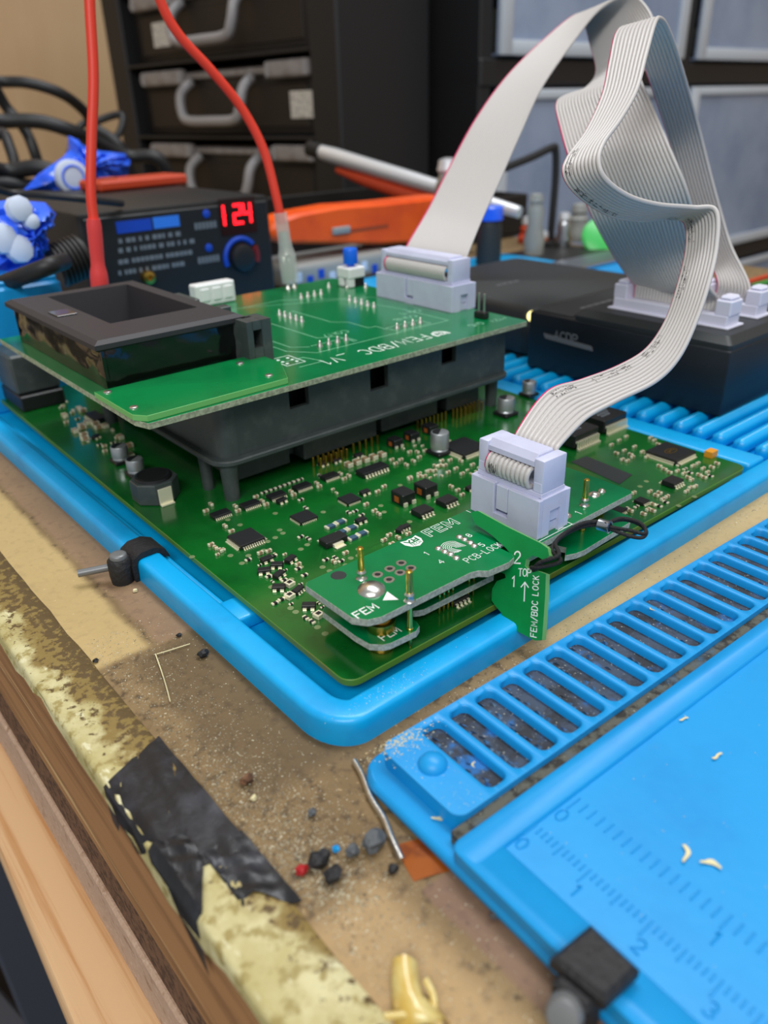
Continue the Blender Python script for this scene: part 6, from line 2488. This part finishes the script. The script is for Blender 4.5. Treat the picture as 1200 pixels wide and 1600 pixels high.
# yellow resin lump at the bottom
rs_ = thing('resin_lump', (39.5, 36, 0), 'translucent yellow resin lump with strings at the bottom of the picture', 'resin')
mb = MB()
P_ = [[at(x, y, z) for (x, y, z) in row] for row in (
    ((612, 1500, 1.0), (616, 1496, 3.2), (632, 1490, 4.0), (650, 1500, 2.6), (652, 1506, 0.6)),
    ((610, 1530, 0.8), (618, 1524, 3.0), (634, 1518, 3.6), (648, 1522, 2.8), (656, 1530, 0.5)),
    ((612, 1560, 0.6), (622, 1552, 2.6), (640, 1548, 3.0), (656, 1552, 2.2), (664, 1560, 0.4)),
    ((614, 1590, 0.4), (632, 1578, 2.4), (652, 1572, 2.6), (676, 1574, 2.4), (690, 1580, 0.4)),
    ((626, 1616, 0.4), (650, 1600, 2.0), (676, 1594, 2.6), (694, 1590, 1.6), (704, 1600, 0.3)))]
sheet(mb, P_, 0, 0.35)
obj('blob', mb, 'resin', rs_, smooth=80)
for (q0, q1, q2) in (((665, 1530), (678, 1560), (676, 1600)), ((600, 1588), (640, 1586), (690, 1600)), ((640, 1500), (648, 1540), (668, 1590))):
    mb = MB()
    mb.tube(catmull([at(*q0, 2.2), at(*q1, 1.6), at(*q2, 1.0)], 6), 0.5, 8)
    obj('string', mb, 'resin', rs_, smooth=60)
# pale shavings on the mats, big enough to pick out
SHL = ('small curl in the middle of the blue work field', 'lower curl on the rim beside the dome pad', 'hooked curl at the rim corner below the dome pad', 'short upright curl on the rim beside the dome pad', 'larger flake by the long ruler on the mat', 'second flake by the long ruler, nearer the camera', 'thin curl near the top of the blue work field', 'curl caught on the slotted strip', 'curl beside the first slot', 'pale splinter on the bench between tray and mat')
SH = [(1120, 1183, 1.0, 5.1), (683, 1262, 0.9, 2.7), (686, 1278, 1.1, 2.7), (690, 1258, 0.6, 2.7), (1070, 1336, 1.4, 5.1), (1110, 1352, 1.3, 5.1), (1068, 1125, 0.8, 5.1), (1018, 953, 0.6, 6.05), (740, 1196, 0.6, 6.05), (1040, 822, 0.7, 0.1)]
for k, (x, y, s_, z) in enumerate(SH):
    p = at(x, y, z)
    r = random.Random(k)
    mb = MB()
    rows = []
    a0 = r.uniform(0, 3.1)
    for q in range(7):
        t_ = (q - 3) / 3
        wd = s_ * 0.34 * (1 - 0.55 * abs(t_)) * r.uniform(0.7, 1.2)
        cx_, cy_ = t_ * s_ * 1.1, 0.4 * s_ * math.sin(t_ * 2.2 + k)
        ca_, sa_ = math.cos(a0), math.sin(a0)
        rows.append([(p.x + ca_ * cx_ - sa_ * (cy_ + e), p.y + sa_ * cx_ + ca_ * (cy_ + e), z + 0.12 + 0.18 * s_ * (t_ * t_) + 0.12 * abs(e) / max(wd, 0.05)) for e in (-wd, 0, wd)])
    sheet(mb, rows, 0, 0.08)
    obj('shaving', mb, 'shaving', None, smooth=50, label='pale ' + SHL[k], cat='shaving', group='pale shavings')
# dust nobody could count
mb = MB()
r = random.Random(77)


def fleck(x, y, z, s_):
    a = r.uniform(0, 6.3)
    q = [(math.cos(a + t) * s_ * r.uniform(0.5, 1.2), math.sin(a + t) * s_ * r.uniform(0.4, 1)) for t in (0, 2.1, 4.2)]
    mb.add([(x + q[0][0], y + q[0][1], z + 0.02), (x + q[1][0], y + q[1][1], z + 0.02), (x + q[2][0], y + q[2][1], z + 0.02), (x, y, z + s_ * r.uniform(0.3, 0.9))],
           [(0, 1, 3), (1, 2, 3), (2, 0, 3), (2, 1, 0)])


for k in range(7000):
    x = 37 + abs(r.gauss(0, 8.5))
    y = r.uniform(25, 150) if r.random() < 0.6 else r.gauss(80, 18)
    if x > 57 or y < 15:
        continue
    fleck(x, y, 0.0, r.choice([0.08, 0.1, 0.13, 0.16, 0.22]))
for k in range(700):
    x, y = r.gauss(43, 3.2), r.gauss(68, 7)
    if x > 36.5:
        fleck(x, y, 0.0, r.choice([0.15, 0.22, 0.3]))
for k in range(500):
    fleck(r.uniform(60, 250), 82.3 + r.gauss(0, 0.8), 0, 0.2)
obj('bench_dust', mb, 'dust', None, kind='stuff', label='glittering metal dust and filings scattered on the bench')
mb = MB()
for k in range(300):
    q = ml(r.uniform(3, 12) if k % 2 else abs(r.gauss(4, 5)), abs(r.gauss(1.5, 1.5)) + 2.0, 6.0)
    if k % 2 == 0:
        q = ml(8 + r.gauss(0, 4), 2.6 + abs(r.gauss(0, 1.6)), 6.0)
    fleck(q.x, q.y, q.z, r.choice([0.12, 0.18, 0.26]))
for k in range(260):
    q = ml(r.uniform(12, 200), r.uniform(25.5, 60), 5.6)
    fleck(q.x, q.y, 5.62 if False else 5.05 if True else 0, r.choice([0.06, 0.09, 0.14]))
for k in range(130):
    fleck(r.gauss(73, 7), 88.3 + r.uniform(-2, 2), 5.86, r.choice([0.07, 0.1, 0.14]))
for k in range(160):
    q = ml(r.uniform(4.6, 11), r.uniform(2.4, 21.5), 5.98)
    fleck(q.x, q.y, q.z, r.choice([0.06, 0.09, 0.13]))
obj('mat_dust', mb, 'shaving', None, kind='stuff', label='pale filings sprinkled on the soldering mat')
